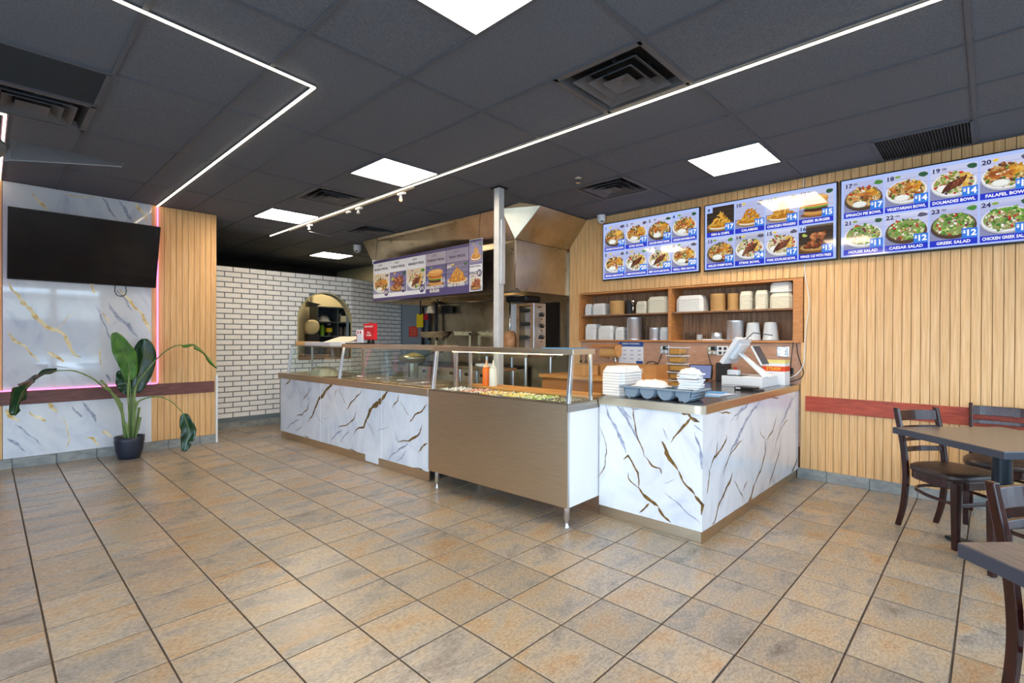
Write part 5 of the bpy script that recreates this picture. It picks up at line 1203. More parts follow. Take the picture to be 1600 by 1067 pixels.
def outlet(label, y, n, loaded):
    t = thing('wall_outlet', label, 'outlet', (RX+.002, y, 1.167), 0, 'outlets above the counters')
    w = .11
    obj('plate', MB().box(-.005, 0, -w/2, w/2, 0, .1), M['chrome'] if loaded != 2 else M['whitep'], t, bev=.002)
    for a in (-.026, .026):
        for b in (.025, .072): obj('socket', MB().cyl(0, 0, 0, .004, .016, 14).xf(Matrix.Translation((-.005, a, b)) @ Matrix.Rotation(-PI/2, 4, 'Y')), M['whitep'] if loaded != 2 else M['darkp'], t)
    if loaded == 1: obj('plug', MB().box(-.05, -.009, -.045, .0, .05, .09), M['blackp'], t, bev=.005)
    if loaded == 3: obj('plug', MB().box(-.045, -.009, -.04, -.008, .055, .09), M['whitep'], t, bev=.005)
outlet('outlet with black plug above the cardboard box', 2.742, 0, 1); outlet('outlet with black adapter left of the white outlet', 2.185, 0, 1); outlet('white outlet just right of the black adapter', 2.072, 0, 2); outlet('outlet with white plug near the right end of the veneer wall', 1.485, 0, 3)
def cable(label, pts, r, m): tag(obj('cable', MB().tube(pts, r, 6), m), label, 'cable')
def smooth(pts, n=5):
    o = []; P_ = [Vector(p) for p in pts]
    for i in range(len(P_)-1):
        p0, p1, p2, p3 = P_[max(i-1,0)], P_[i], P_[i+1], P_[min(i+2,len(P_)-1)]
        for k in range(n):
            s = k/n; o.append(.5*((2*p1)+(p2-p0)*s+(2*p0-5*p1+4*p2-p3)*s*s+(3*p1-p0-3*p2+p3)*s**3))
    return o+[P_[-1]]
cx_ = RX-.022
cable('white cable running from the ceiling down beside the shelf unit to the counter', smooth([(RX-.006,1.31,CZ-.01),(RX-.0055,1.31,2.8),(RX-.0055,1.3,2.4),(RX-.0055,1.298,2.06),(RX-.014,1.294,1.97),(cx_,1.255,1.7),(cx_,1.28,1.45),(cx_,1.29,1.25),(cx_,1.30,1.1),(cx_,1.36,1.0),(RX-.05,1.45,.95),(RX-.12,1.5,.91)]), .005, M['cable_w'])
cable('black cable with inline switch hanging from the shelf unit at the right', smooth([(cx_,1.39,1.31),(cx_,1.4,1.2),(cx_,1.41,1.08),(cx_,1.4,1.0),(cx_,1.42,.96)]), .004, M['cable_k'])
tag(obj('inline_switch', MB().box(-.012, .012, -.02, .02, -.03, .03), M['blackp'], None, loc=(cx_-.018, 1.4, 1.03), bev=.008), 'black inline cable switch hanging beside the straw box', 'switch')
cable('second black cable curling down to the counter end', smooth([(cx_,1.36,1.3),(cx_,1.35,1.2),(cx_,1.32,1.1),(cx_,1.3,1.02),(cx_,1.33,.96),(RX-.06,1.42,.92)]), .004, M['cable_k'])
cable('thin black cable from the adapter down behind the tablet', smooth([(RX-.04,2.22,1.2),(cx_,2.2,1.1),(cx_,2.17,1.0),(cx_,2.18,.91)]), .0035, M['cable_k'])
cable('thin black cable from the white outlet down behind the printer', smooth([(RX-.015,2.06,1.18),(cx_,2.06,1.08),(cx_,2.03,.98),(cx_,2.05,.91)]), .0035, M['cable_k'])
ring = [(RX-.03, 2.88+.09*math.cos(a*PI/12), 1.0+.075*math.sin(a*PI/12)) for a in range(0, 25)]
cable('coiled black cable loop hanging on the veneer wall above the cardboard box', ring+[(RX-.03, 2.8, 1.06), (RX-.03, 2.76, 1.16)], .005, M['cable_k'])

# ================================================================== SHELF UNIT AND ITS GOODS
t = thing('wall_shelf', 'two bay wooden shelf unit recessed in the oak wall above the counter', 'shelf', (RX, 2.63, 1.305))
y0, y1, D2 = 1.31-2.63, 3.95-2.63, .285; ztop = .63
ym = 2.672-2.63
f = MB(); fw_ = .04
obj('back_panel', MB().box(D2-.012, D2, y0, y1, 0, ztop), M['walnut'], t)
for y in (y0, y1-.03): obj('side_panel', MB().box(-.012, D2-.012, y, y+.03, 0, ztop), M['shelf'], t)
obj('side_panel', MB().box(-.012, D2-.012, y0+.03, y0+.085, .022, ztop-.02), M['shelf'], t)
obj('divider', MB().box(-.012, D2-.012, ym-.02, ym+.02, .022, ztop-.02), M['shelf'], t)
obj('top_board', MB().box(-.012, D2-.012, y0+.03, y1-.03, ztop-.02, ztop), M['shelf'], t); obj('bottom_board', MB().box(-.02, D2-.012, y0+.03, y1-.03, 0, .022), M['shelf'], t)
obj('shelf_board', MB().box(-.006, D2-.012, ym+.02, y1-.03, .325, .342), M['walnut'], t); obj('shelf_board', MB().box(-.006, D2-.012, y0+.085, ym-.02, .325, .342), M['walnut'], t)
ZU, ZL = 1.305+.3422, 1.305+.0222
SXc = RX+.13
def stack(label, ya, yb, h, m, z, cat='containers', group='foam containers on the wall shelf', name='container_stack', taper=.82):
    w = abs(ya-yb)-.012; clam(name, label, cat, (SXc, (ya+yb)/2, z), .2, w, h, m, 0, None, group, taper)
stack('white foam container stack at the far left of the upper shelf', 3.9, 3.79, .15, M['foam'], ZU); stack('second white foam container stack on the left of the upper shelf', 3.785, 3.58, .15, M['foam'], ZU)
def tub(label, ya, yb, h, m, z, name, cat, group, rings=6, top=.9, parts=True):
    r = abs(ya-yb)/2-.006; t = thing(name, label, cat, (SXc-.02, (ya+yb)/2, z), 0, group); b = MB(); pr_ = []
    for k in range(rings): z0, z1 = h*k/rings, h*(k+1)/rings; pr_ += [(r*(1-(1-top)*.0), z0+.001), (r*(1-.03), z1-.002)]
    obj('bowl_layers', b.lathe(pr_, 0, 0, 22), m, t); obj('top_rim', MB().lathe([(r*.97,h-.004),(r*.99,h-.001),(r*.97,h+.002),(r*.9,h)], 0, 0, 22), m, t)
    return t
tub('stack of tan kraft bowls on the left upper shelf', 3.54, 3.33, .17, M['kraft'], ZU, 'bowl_stack', 'bowls', 'kraft bowl stacks')
tub('stack of black bowls beside the tan kraft bowls', 3.31, 3.2, .165, M['darkp'], ZU, 'bowl_stack', 'bowls', 'black bowl stacks', 9)
tag(obj('spoon', MB().tube([(0,0,0),(0,0,.12)], .008, 8).lathe([(.001,.12),(.022,.135),(.026,.155),(.018,.175),(.001,.18)], 0, 0, 12), M['chrome'], None, loc=(SXc-.09, 3.175, ZU)), 'white handled ladle standing by the black bowls', 'ladle')
stack('cream clamshell stack right of the ladle', 3.15, 3.0, .15, M['cream_foam'], ZU); stack('taller cream clamshell stack beside the shelf divider', 2.995, 2.72, .195, M['cream_foam'], ZU)
stack('white container stack at the left end of the lower shelf', 3.9, 3.72, .205, M['foam'], ZL); stack('middle white container stack of the lower left bay', 3.7, 3.46, .18, M['foam'], ZL); stack('short white container stack left of the tall foil pans', 3.44, 3.31, .16, M['foam'], ZL)
tub('tall stack of round foil pans on the lower left shelf', 3.295, 3.1, .275, M['foil'], ZL, 'foil_pan_stack', 'foil pans', 'foil pan stacks', 12)
tub('clear plastic bowl stack right of the tall foil pans', 3.085, 2.995, .165, M['clear'], ZL, 'plastic_bowl_stack', 'bowls', 'clear bowls', 5)
tub('short stack of foil pans on the lower left shelf', 2.99, 2.845, .145, M['foil'], ZL, 'foil_pan_stack', 'foil pans', 'foil pan stacks', 7)
stack('pale grey lid stack against the shelf divider', 2.835, 2.7, .15, P((206,212,218)), ZL)
stack('long white container stack at the left of the right upper shelf', 2.63, 2.3, .185, M['foam'], ZU)
tub('left stack of tan kraft bowls on the right upper shelf', 2.255, 2.08, .185, M['kraft'], ZU, 'bowl_stack', 'bowls', 'kraft bowl stacks'); tub('right stack of tan kraft bowls on the right upper shelf', 2.07, 1.94, .18, M['kraft'], ZU, 'bowl_stack', 'bowls', 'kraft bowl stacks')
stack('cream container stack next to the right kraft bowls', 1.93, 1.79, .195, M['cream_foam'], ZU); stack('second cream container stack from the right kraft bowls', 1.775, 1.64, .195, M['cream_foam'], ZU)
stack('wide cream container stack at the right end of the upper shelf', 1.632, 1.41, .165, M['cream_foam'], ZU); stack('cream containers piled on top of the wide cream stack', 1.63, 1.415, .098, M['foam'], ZU+.1655)
tub('small clear sauce cup stack on the lower right shelf', 2.545, 2.415, .08, M['clear'], ZL, 'cup_stack', 'cups', 'sauce cup stacks', 4); tub('smaller grey cup stack beside the clear sauce cups', 2.41, 2.335, .06, P((190,194,198)), ZL, 'cup_stack', 'cups', 'sauce cup stacks', 3)
t = thing('tape_roll', 'shiny round tape roll on white paper on the lower right shelf', 'tape', (SXc-.05, 2.17, ZL)); obj('paper', MB().box(-.07, .07, -.1, .13, 0, .012), M['paper'], t); obj('roll', MB().lathe([(.02,.013),(.055,.013),(.055,.085),(.02,.085)], 0, 0, 20, cap=False), M['foil'], t)
tub('large upright stack of silver foil pans on the lower right shelf', 2.075, 1.89, .21, M['foil'], ZL, 'foil_pan_stack', 'foil pans', 'foil pan stacks', 10)
def bucket(label, ya, yb):
    r = abs(ya-yb)/2-.006; t = thing('upturned_bowl', label, 'bowls', (SXc-.02, (ya+yb)/2, ZL), 0, 'upturned grey bowls')
    obj('body', MB().lathe([(r,0),(r,.012),(r*.97,.014),(r*.8,.16),(r*.74,.185),(.001,.19)], 0, 0, 24), P((196,202,208), .25), t); obj('rim', MB().lathe([(r,.0),(r*1.03,.004),(r*1.03,.012),(r,.014)], 0, 0, 24), P((196,202,208), .25), t)
bucket('left upturned grey bowl stack on the lower right shelf', 1.885, 1.72); bucket('right upturned grey bowl stack on the lower right shelf', 1.715, 1.55)
# ================================================================== PLANT
PX, PY = 1.10, 6.88
t = thing('potted_plant', 'tall potted bird-of-paradise plant in a dark pot by the marble wall', 'plant', (PX, PY, 0))
obj('pot', MB().lathe([(.085,0),(.1,.006),(.125,.1),(.136,.2),(.14,.245),(.134,.245),(.128,.2),(.12,.19)], 0, 0, 32), M['pot'], t)
b = MB()
for k in range(7): b.lathe([(.107+.0045*k,.05+.024*k-.006),(.1135+.0045*k,.05+.024*k),(.108+.0045*k,.05+.024*k+.006)], 0, 0, 32, cap=False)
obj('pot_ribs', b, M['pot'], t); obj('soil', MB().lathe([(.001,.2),(.127,.2)], 0, 0, 24), M['soil'], t)
def pt(p, dy): return (p[0]-PX, dy, p[1])
def petiole(pts, dys, r0=.011, r1=.005):
    p = [pt(q, d) for q, d in zip(pts, dys)]; s = smooth(p, 4); N = len(s)
    obj('petiole', MB().tube(s, [r0+(r1-r0)*i/(N-1) for i in range(N)], 7), M['stem'], t)
def leaf(pts, dys, wid, side, fold, m, tears=()):
    s = smooth([pt(q, d) for q, d in zip(pts, dys)], 6); N = len(s); vs = []; fs = []; K = 3
    side = Vector(side).normalized()
    for i, p in enumerate(s):
        u = i/(N-1); w = wid*(math.sin(PI*min(1, u*.93+.05))**.62); tg = (s[min(i+1, N-1)]-s[max(i-1, 0)]).normalized()
        sd = (side-tg*side.dot(tg)).normalized(); nm = tg.cross(sd)
        for j in range(-K, K+1):
            v = j/K; ww = w
            for (tu, ts) in tears:
                if abs(u-tu) < .035 and (ts == 0 or ts*v > 0): ww = w*(1-.75*abs(v))
            wob = .012*math.sin(u*17+v*3)*abs(v)
            vs.append(p+sd*(v*ww)+nm*(fold*abs(v)*w+wob))
    C_ = 2*K+1
    for i in range(N-1):
        for j in range(2*K): a = i*C_+j; fs.append((a, a+1, a+C_+1, a+C_))
    b = MB().add(vs, fs, 0, True); o = obj('leaf', b, m, t); md = o.modifiers.new('solid', 'SOLIDIFY'); md.thickness = .002
    obj('midrib', MB().tube([v for v in s], [.006*(1-.75*i/(N-1)) for i in range(N)], 6), M['stem'], o)
petiole([(1.092,.93),(1.08,.734),(1.09,.497),(1.09,.2)], [-.05,-.05,-.03,-.01])
leaf([(1.095,.86),(1.085,1.019),(1.05,1.146),(1.0,1.256),(.955,1.385)], [-.05,-.06,-.07,-.09,-.1], .098, (1,.15,.25), -.12, M['leaf'])
petiole([(1.157,.80),(1.131,.667),(1.118,.446),(1.11,.2)], [.02,.02,.01,0])
leaf([(1.155,.72),(1.185,.887),(1.222,1.062),(1.245,1.19),(1.245,1.32)], [.03,.04,.05,.06,.07], .128, (1,-.35,-.15), .2, M['leafd'])
petiole([(1.105,.891),(1.118,.732),(1.112,.542),(1.105,.2)], [.05,.05,.04,.02])
leaf([(1.125,.70),(1.10,.78),(1.07,.86),(1.03,.97)], [.06,.07,.08,.09], .088, (1,.2,.5), .15, M['leafd'])
petiole([(1.118,.2),(1.137,.571),(1.163,.808),(1.282,1.011),(1.404,1.163),(1.516,1.24),(1.60,1.245)], [0,-.02,-.03,-.05,-.07,-.09,-.1], .012, .005)
leaf([(1.57,1.24),(1.675,1.258),(1.74,1.215),(1.841,1.095),(1.925,.965)], [-.1,-.11,-.12,-.13,-.14], .085, (.0,1,.12), -.25, M['leaf'], [(.3,0)])
petiole([(1.12,.2),(1.15,.57),(1.215,.652),(1.336,.67),(1.46,.607),(1.585,.44)], [0,-.06,-.09,-.13,-.16,-.18], .011, .005)
leaf([(1.575,.46),(1.60,.36),(1.625,.255),(1.605,.135),(1.57,.03)], [-.18,-.185,-.19,-.19,-.19], .075, (1,-.45,.1), .35, M['leafd'], [(.75,1)])
petiole([(1.073,.2),(1.023,.582),(.961,.712),(.858,.815),(.779,.9),(.679,.968),(.582,1.0),(.44,1.0)], [0,-.04,-.07,-.1,-.13,-.16,-.19,-.22], .012, .005)
leaf([(.49,1.004),(.388,.965),(.30,.887),(.237,.787),(.19,.60)], [-.2,-.23,-.25,-.27,-.28], .125, (.6,-.6,.5), .25, M['leafd'], [(.42,1),(.62,-1),(.85,1)])
for pts, d in (([(1.196,.549),(1.176,.407),(1.15,.2)], .03), ([(1.035,.612),(1.048,.422),(1.065,.2)], .04), ([(1.15,.633),(1.14,.411),(1.125,.2)], -.03), ([(.858,.873),(.955,.723),(1.047,.474),(1.08,.2)], .03), ([(1.19,.45),(1.17,.33),(1.14,.2)], -.05), ([(1.06,.4),(1.075,.3),(1.09,.2)], -.06)):
    petiole(pts, [d]*len(pts), .014, .009)

# ================================================================== TABLES AND CHAIRS
def table(label, cx, cy, rot):
    t = thing('dining_table', label, 'table', (cx, cy, 0), rot, 'square dining tables'); h = .375
    obj('tabletop', MB().box(-h, h, -h, h, .705, .747), M['table'], t, bev=.003); obj('edge_band', MB().box(-h-.002, h+.002, -h-.002, h+.002, .704, .744), M['edge'], t, bev=.003)
    obj('column', MB().lathe([(.048,.03),(.048,.69)], 0, 0, 20), M['pedestal'], t); obj('spider', MB().box(-.2, .2, -.03, .03, .685, .704).box(-.03, .03, -.2, -.03, .685, .704).box(-.03, .03, .03, .2, .685, .704), M['pedestal'], t)
    b = MB()
    for q in range(2):
        rm = Matrix.Rotation(q*PI, 4, 'Z'); b.add([rm @ Vector(p) for p in [(0,-.05,0),(.36,-.03,0),(.36,.03,0),(0,.05,0),(0,-.05,.05),(.36,-.03,.018),(.36,.03,.018),(0,.05,.05)]], [(0,3,2,1),(4,5,6,7),(0,1,5,4),(1,2,6,5),(2,3,7,6),(3,0,4,7)])
    obj('foot_cross', b, M['pedestal'], t, bev=.006)
q45 = math.radians(45)
table('square dark laminate table near the menu wall', 4.245, -.055, q45)
table('nearer square dark laminate table cut off at the bottom right corner', 1.954, -.466, q45)
def make_chair(label, loc, rot):
    # local: forward = +y, origin below the seat centre
    t = thing('dining_chair', label, 'chair', loc, rot, 'ladder back dining chairs')
    rw, fwd, bw = .157, .19, -.195
    for s in (-1, 1):
        prof = [(-.255,0,.016),(-.215,.14,.018),(-.195,.3,.019),(-.195,.44,.02),(-.215,.6,.019),(-.25,.76,.018),(-.268,.845,.017)]   # y, z, half depth
        b = MB(); vs = []; fs = []; prof = [(y, z, d) for y, z, d in prof]
        sm = smooth([(y, z, d) for y, z, d in prof], 4)
        for p in sm: y, z, d = p; x = s*(rw+.006*(z/.845)); vs += [(x-.0125, y-d, z), (x+.0125, y-d, z), (x+.0125, y+d, z), (x-.0125, y+d, z)]
        n = len(sm)
        for i in range(n-1):
            for j in range(4): fs.append((i*4+j, i*4+(j+1)%4, i*4+4+(j+1)%4, i*4+4+j))
        fs += [(0,3,2,1), (n*4-4, n*4-3, n*4-2, n*4-1)]
        obj('leg', b.add(vs, fs), M['chair'], t, bev=.004, label=None)
        a, e = .022, .016
        obj('leg', MB().hexa([(s*fwd-e, .185-e, 0), (s*fwd+e, .185-e, 0), (s*fwd+e, .185+e, 0), (s*fwd-e, .185+e, 0), (s*fwd-a, .185-a, .425), (s*fwd+a, .185-a, .425), (s*fwd+a, .185+a, .425), (s*fwd-a, .185+a, .425)]), M['chair'], t, bev=.003)
    def rail(z0, z1, yb, curve=.025):
        b = MB(); n = 8; vs = []; fs = []
        for i in range(n+1):
            u = i/n*2-1; x = u*(rw-.008); y = yb-curve*(1-u*u)
            vs += [(x, y-.009, z0), (x, y+.009, z0), (x, y+.009-.012*(z1-z0)/.08, z1), (x, y-.009-.012*(z1-z0)/.08, z1)]
        for i in range(n):
            for j in range(4): fs.append((i*4+j, i*4+(j+1)%4, i*4+4+(j+1)%4, i*4+4+j))
        fs += [(0,3,2,1), (n*4, n*4+1, n*4+2, n*4+3)]
        obj('back_slat', b.add(vs, fs), M['chair'], t, bev=.002)
    rail(.755, .825, -.252); rail(.69, .718, -.236); rail(.612, .635, -.22); rail(.538, .572, -.208)
    # seat: frame, pad
    def outline(k, n=28):
        o = []
        for i in range(n):
            a = 2*PI*i/n; c, s_ = math.cos(a), math.sin(a); e = 2/4.2
            x, y = math.copysign(abs(c)**e, c), math.copysign(abs(s_)**e, s_); o.append((x*(.205 if y > 0 else .205-.035*(-y))*k, y*.2*k))
        return o
    obj('seat_frame', MB().prism(outline(.97), 'z', .375, .428), M['chair'], t, bev=.004)
    b = MB(); vs = []; fs = []; n = 28
    for k, z in ((.985,.428),(1.02,.442),(1.0,.462),(.9,.474),(.6,.482),(.2,.485)): vs += [(x, y, z) for x, y in outline(k, n)]
    for r in range(5):
        for i in range(n): j = (i+1) % n; fs.append((r*n+i, r*n+j, (r+1)*n+j, (r+1)*n+i))
    fs.append(tuple(range(5*n, 6*n))); b.add(vs, fs, 0, True); obj('seat', b, M['vinyl'], t)
    hoop = [(-fwd+.01,.175,.285),(-fwd+.005,.0,.29)]+[(-(fwd-.02)*math.cos(a*PI/12)*1.0, -.04-.16*math.sin(a*PI/12), .295) for a in range(1, 12)]+[(fwd-.005,.0,.29),(fwd-.01,.175,.285)]
    obj('hoop_stretcher', MB().tube(smooth(hoop, 3), .011, 8), M['chair'], t)
    obj('stretcher', MB().box(-fwd+.01, fwd-.01, .178, .194, .27, .295), M['chair'], t, bev=.003)
    return t
FA = math.atan2(-.784, -.62)-PI/2       # facing down-left into the room
bx, by = (4.55+4.795)/2, (.474+.28)/2; fx, fy = -.62, -.784
make_chair('dark wooden chair at the left corner of the farther table', (bx+.25*fx, by+.25*fy, 0), FA)
ch = [o for o in COL.objects if o.name.startswith('dining_chair')][0]
def face(dx, dy): return math.atan2(dy, dx)-PI/2
dup(ch, 'dark wooden chair with its back to the menu wall behind the farther table', (5.10, -.06, 0), face(-1, -.03))
dup(ch, 'reddish dark chair pushed under the nearer table', (2.515-.235*.7, -.147-.235*.71, 0), face(-.66, -.75))
dup(ch, 'dark chair tucked under the near side of the farther table, mostly out of frame', (3.93, -.28, 0), face(.7, .7))

# ================================================================== KITCHEN LINE
t = thing('gyro_broiler', 'vertical gyro broiler with three knobs on its side panel', 'broiler', (4.9, 4.28, 1.16))
obj('side_panel', MB().box(0, .24, 0, .012, 0, .64), M['alu'], t, bev=.004); 
b = MB().box(.0, .24, .012, .06, 0, .64).box(0, .24, .26, .31, 0, .64).box(.0, .24, .06, .26, .61, .64).box(.2, .24, .06, .26, 0, .61)
obj('housing', b, M['steelh'], t)
for z in (.0, .18, .36, .54): obj('burner_shelf', MB().box(.01, .2, .06, .26, z, z+.03), M['darkp'], t)
for z in (.045, .225, .405): obj('burner_brick', MB().box(.12, .2, .06, .26, z, z+.12), P((176,160,150), .7), t)
obj('badge', MB().box(.07, .15, -.003, 0, .58, .605), P((110,90,76)), t)
for z in (.2, .345, .495):
    k = obj('knob', MB().cyl(0, 0, 0, .03, .028, 16).xf(Matrix.Translation((.15, 0, z)) @ Matrix.Rotation(PI/2, 4, 'X')), M['blackp'], t); obj('pointer', MB().box(.147, .153, -.032, -.03, z, z+.024), M['whitep'], k)
    obj('pilot', MB().cyl(0, 0, 0, .008, .008, 10).xf(Matrix.Translation((.15, 0, z-.06)) @ Matrix.Rotation(PI/2, 4, 'X')), M['blackp'], t)
obj('motor_box', MB().box(-.1, .2, .05, .42, .66, .74), M['blackp'], t, bev=.02)
obj('motor_arm', MB().box(-.06, .06, .3, .48, .7, .76), M['alu'], t, bev=.006)
obj('skewer', MB().tube([(0, .43, .0), (0, .43, .72)], .009, 8), M['chrome'], t)
obj('back_shield', MB().box(.22, .23, .31, .62, .0, .66), M['whitep'], t)
obj('base_tray', MB().box(-.18, .24, .012, .62, -.02, 0), M['steelh'], t)
obj('meat_cone', MB().lathe([(.06,0),(.085,.02),(.095,.12),(.085,.22),(.06,.275),(.04,.28),(.001,.28)], 0, .43, 20), M['meat'], t)
t = thing('work_table', 'stainless work table carrying the gyro broiler', 'table', (4.55, 3.7+.5, 0)); obj('top', MB().box(.1, .66, -.02, .78, 1.1, 1.14), M['steelh'], t, bev=.004); obj('lower_shelf', MB().box(.12, .64, .0, .76, .5, .52), M['steelh'], t)
for x in (.13, .62):
    for y in (.02, .73): obj('leg', MB().cyl(x, y, 0, 1.1, .02, 12), M['alu'], t)
t = thing('prep_table', 'stainless kitchen table with plates seen through the salad case glass', 'table', (4.25, 4.25, 0)); obj('top', MB().box(-.05, .3, 0, .75, .94, .975), M['steelh'], t, bev=.003)
for x in (-.02, .27):
    for y in (.04, .7): obj('leg', MB().cyl(x, y, 0, .94, .02, 12), M['alu'], t)
tag(obj('plate_stack', MB().lathe([(.06,0),(.13,.015),(.135,.03),(.13,.045),(.12,.03),(.001,.025)], 0, 0, 24), M['whitep'], None, loc=(4.37, 4.62, .975)), 'pile of white plates on the kitchen table behind the salad case', 'plates')
t = thing('cooking_line', 'long stainless cooking line below the hood', 'stove', (5.0, 5.1, 0)); obj('body', MB().box(0, .7, 0, 2.6, .12, .88), M['steelh'], t); obj('top', MB().box(-.02, .7, 0, 2.6, .88, .92), M['grate'], t, bev=.004)
for k in range(7): obj('knob', MB().cyl(0, 0, 0, .03, .025, 14).xf(Matrix.Translation((0, .25+.35*k, .8)) @ Matrix.Rotation(-PI/2, 4, 'Y')), M['blackp'], t)
for y in (.05, 2.5): obj('leg', MB().cyl(.1, y, 0, .12, .02, 10), M['alu'], t)
t = thing('raised_grill_shelf', 'brass toned steel salamander shelf above the cooking line', 'shelf', (5.3, 6.36, .92)); obj('shelf_top', MB().box(-.02, .38, 0, .95, .51, .535), M['steelh'], t, bev=.003); obj('lip', MB().hexa([(-.12,-.0,.43),(-.12,.7,.43),(-.115,.7,.43),(-.115,0,.43),(-.02,0,.53),(-.02,.95,.53),(-.015,.95,.53),(-.015,0,.53)]), M['steelh'], t)
obj('side_bracket', MB().box(.32, .36, 0, .03, .0, .51).hexa([(.0,.0,.47),(.36,.0,.47),(.36,.012,.47),(.0,.012,.47),(.0,.0,.51),(.36,.0,.51),(.36,.012,.51),(.0,.012,.51)]), M['steelh'], t); obj('side_bracket', MB().box(.32, .36, .92, .95, .0, .51), M['steelh'], t)
t = thing('skillet', 'steel skillet with yellow food on the cooking line behind the middle case', 'pan', (4.75, 6.75, .0)); obj('bowl', MB().lathe([(.12,.94),(.2,.96),(.24,1.06),(.23,1.06),(.19,.97),(.001,.95)], 0, 0, 24), M['steelh'], t); obj('food', MB().lathe([(.21,1.03),(.14,1.07),(.05,1.1),(.001,1.11)], .0, -.04, 14), P((236,206,110)), t); obj('handle', MB().tube([(.1,-.2,1.05),(.14,-.42,1.12),(.14,-.6,1.13)], .013, 8), M['blackp'], t); obj('stand', MB().cyl(0, 0, 0, .94, .1, 14), M['steelh'], t)
# pipes and signs on the grey wall
t = thing('gas_pipes', 'dark gas pipes on the kitchen wall beside the hood', 'pipes', (5.66, 7.5, .0))
obj('pipe', MB().tube([(0, .2, 1.2), (0, .2, 1.96)], .028, 10), M['pipe'], t); obj('pipe', MB().tube([(0, .0, 1.3), (0, .0, 1.98)], .024, 10), M['pipe'], t); obj('pipe', MB().tube([(0, -.2, 1.3), (0, -.2, 1.98)], .03, 10), M['pipe'], t); obj('pipe', MB().tube([(0, .2, 1.93), (0, .0, 1.97), (0, -.35, 1.98)], .03, 10), M['pipe'], t)
obj('valve', MB().box(-.03, .03, .03, .17, 1.68, 1.75).cyl(0, .1, 1.74, 1.8, .03, 10), M['redp'], t, label='red gas valve'); obj('junction_box', MB().box(-.05, .04, -.62, -.4, 1.78, 1.92), M['blackp'], t); obj('elbow_light', MB().hexa([(-.06,-.2,1.8),(.06,-.2,1.8),(.06,.02,1.8),(-.06,.02,1.8),(-.03,-.08,1.93),(.03,-.08,1.93),(.03,.0,1.93),(-.03,.0,1.93)]), M['cream_foam'], t)
tag(obj('yellow_tag', MB().box(-.004, .004, -.1, .1, -.125, .125), M['yellow'], None, loc=(5.62, 7.74, 1.67), bev=.003), 'yellow tag hanging on the gas pipe', 'tag')
t = thing('fire_notice', 'red fire notice on the grey kitchen wall', 'sign', (5.748, 8.13, 1.37)); obj('sheet', MB().box(-.004, 0, -.14, .14, 0, .2), M['inkr'], t)
q = MB()
for k in range(5): q.box(-.0046, -.004, -.11, .11-.02*(k % 2), .03+.033*k, .04+.033*k)
obj('print_lines', q, P((240,150,110)), t)
tag(obj('wall_board', MB().box(-.01, .0, -.14, .14, 0, .72), M['blackp'], None, loc=(5.748, 4.66, 1.15)), 'tall black panel at the right end of the kitchen back wall', 'panel')
t = thing('white_bag', 'white plastic bag under the back counter behind the salad case', 'bag', (4.35, 3.2, .62)) if 0 else None
# room beyond the arch
t = thing('cubby_shelf', 'dark grey cubby shelf seen through the arched hatch', 'shelf', (4.28, 9.1, 1.0)); w_, h_ = .85, .93
for x in (0, .4, w_-.02): obj('upright', MB().box(x, x+.02, 0, .32, 0, h_), M['greywall'] if 0 else P((70,78,84)), t)
for z in (0, .36, .63, h_-.02):
    for a, b_ in ((.02, .4), (.42, w_-.02)): obj('shelf_board', MB().box(a, b_, 0, .32, z, z+.02), P((84,90,90)), t)
obj('back', MB().box(.0, w_, .32, .33, 0, h_), P((52,60,70)), t)
t = thing('storage_counter', 'low wooden counter beyond the hatch', 'counter', (3.2, 8.3, 0)); obj('worktop', MB().box(0, .93, .0, .75, 1.02, 1.05), M['walnut'], t, bev=.003); obj('body', MB().box(.03, .9, .03, .72, 0, 1.02), M['shelf'], t)
t = thing('storage_cabinet', 'dark cabinet under the cubby shelf', 'cabinet', (4.28, 9.1, 0)); obj('body', MB().box(0, .85, 0, .33, 0, .985), P((70,78,84)), t); obj('door', MB().box(.02, .415, -.012, 0, .05, .96), P((80,88,92)), t); obj('door', MB().box(.435, .83, -.012, 0, .05, .96), P((80,88,92)), t)
t = thing('round_warmer', 'cream round pot lid standing on edge left of the cubby shelf', 'lid', (3.96, 8.62, 1.05)); obj('disc', MB().lathe([(.001,-.05),(.1,-.045),(.13,-.02),(.135,.0),(.13,.02),(.12,.05),(.001,.06)], 0, 0, 28).xf(Matrix.Translation((0, 0, .475)) @ Matrix.Rotation(-PI/2+.25, 4, 'X') @ Matrix.Rotation(.0, 4, 'Z')), P((226,206,150), .5), t); obj('ridge', MB().lathe([(.11,.05),(.118,.07),(.1,.075)], 0, 0, 28).xf(Matrix.Translation((0, 0, .475)) @ Matrix.Rotation(-PI/2+.25, 4, 'X')), P((206,180,120), .5), t); obj('stand', MB().box(-.1, .1, -.08, .08, .0, .345), M['pipe'], t, bev=.01)
def jar(label, x, y, r, h, m, cap, cat='jar', z=1.38):
    t = thing('food_jar', label, cat, (x, y, z), 0, 'jars in the cubby shelf'); obj('body', MB().lathe([(r,0),(r,h*.75),(r*.55,h*.88),(r*.5,h*.9),(.001,h*.9)], 0, 0, 18), m, t); obj('cap', MB().cyl(0, 0, h*.9, h, r*.55, 14), cap, t); return t
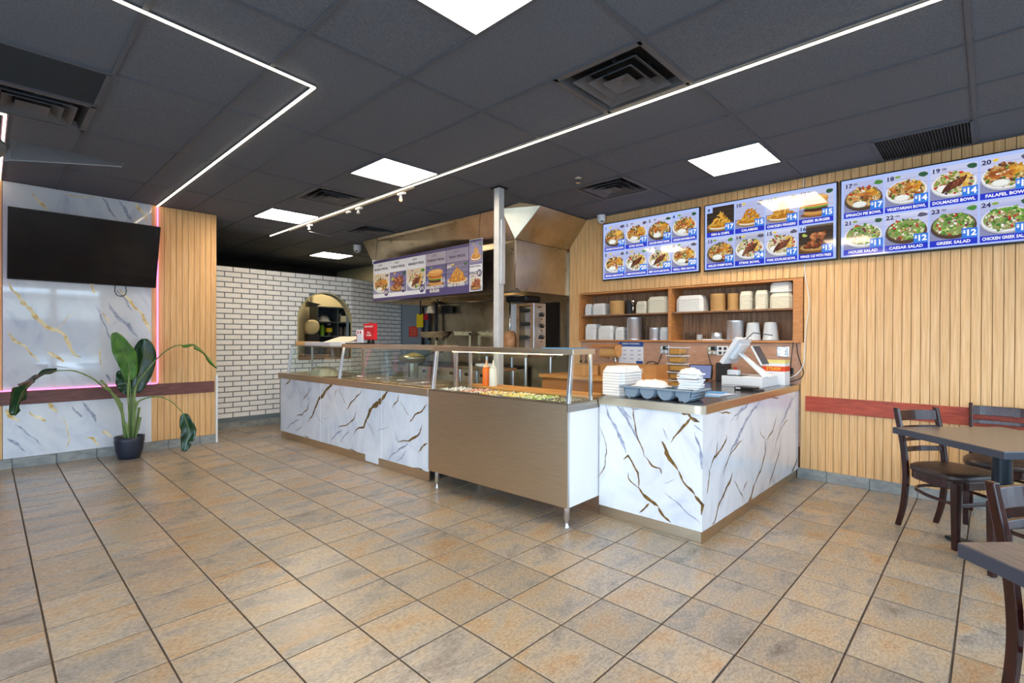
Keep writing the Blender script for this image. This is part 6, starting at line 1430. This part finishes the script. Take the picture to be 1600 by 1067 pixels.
jar('green jar in the cubby shelf beyond the hatch', 4.42, 9.2, .045, .22, P((120,176,40), .3), P((60,110,30))); jt = jar('black jar with a yellow label in the cubby shelf', 4.56, 9.2, .06, .23, P((30,26,26), .3), P((200,196,190))); obj('label_band', MB().lathe([(.061,.07),(.061,.15)], 0, 0, 18, cap=False), M['yellow'], jt)
for n, x in enumerate((4.8, 4.92)): jar(['first grey canister in the right cubby', 'second grey canister in the right cubby'][n], x, 9.22, .045, .19, P((112,100,96), .4), P((70,64,60)))
sheetlump('white_bag', 'crumpled white bag on the upper cubby', 'bag', (4.48, 9.25, 1.65), .12, .09, .12, P((206,198,190)), 14)
t = thing('small_carton', 'pale carton on the upper right cubby', 'box', (4.86, 9.22, 1.65)); obj('body', MB().box(-.09, .09, -.08, .08, 0, .12), P((226,212,176)), t, bev=.003); obj('flap', MB().box(-.09, -.086, -.08, .08, .12, .16), P((226,212,176)), t)
t = thing('wall_bracket', 'black wall bracket on two steel pipes above the cubby shelf', 'bracket', (4.3, 9.45, 1.93)); obj('arm', MB().hexa([(-.06,-.05,.0),(.06,-.05,0),(.06,.05,0),(-.06,.05,0),(-.06,-.05,.1),(.2,-.05,.06),(.2,.05,.06),(-.06,.05,.1)]), M['blackp'], t)
for x in (.0, .08): obj('pipe', MB().cyl(x, .08, .1, .56, .022, 12), P((150,140,110), .4), t)
# two lamps added under the hood to brighten the dark kitchen
t = thing('hood_fill_lamp', 'added lamp under the kitchen hood to brighten the kitchen', 'lamp', (5.05, 4.75, 2.2)); obj('globe', MB().lathe([(.001,-.06),(.05,-.04),(.06,0),(.05,.03),(.03,.04)], 0, 0, 18), glow('hood_fill_glow', (255,214,150), 18), t); obj('fitting', MB().cyl(0, 0, .04, .34, .03, 12), M['alu'], t)
t = thing('hood_fill_lamp', 'second added lamp brightening the kitchen under the hood further back', 'lamp', (5.05, 6.2, 2.2)); obj('globe', MB().lathe([(.001,-.06),(.05,-.04),(.06,0),(.05,.03),(.03,.04)], 0, 0, 18), glow('hood_fill_glow2', (255,214,150), 18), t); obj('fitting', MB().cyl(0, 0, .04, .34, .03, 12), M['alu'], t)
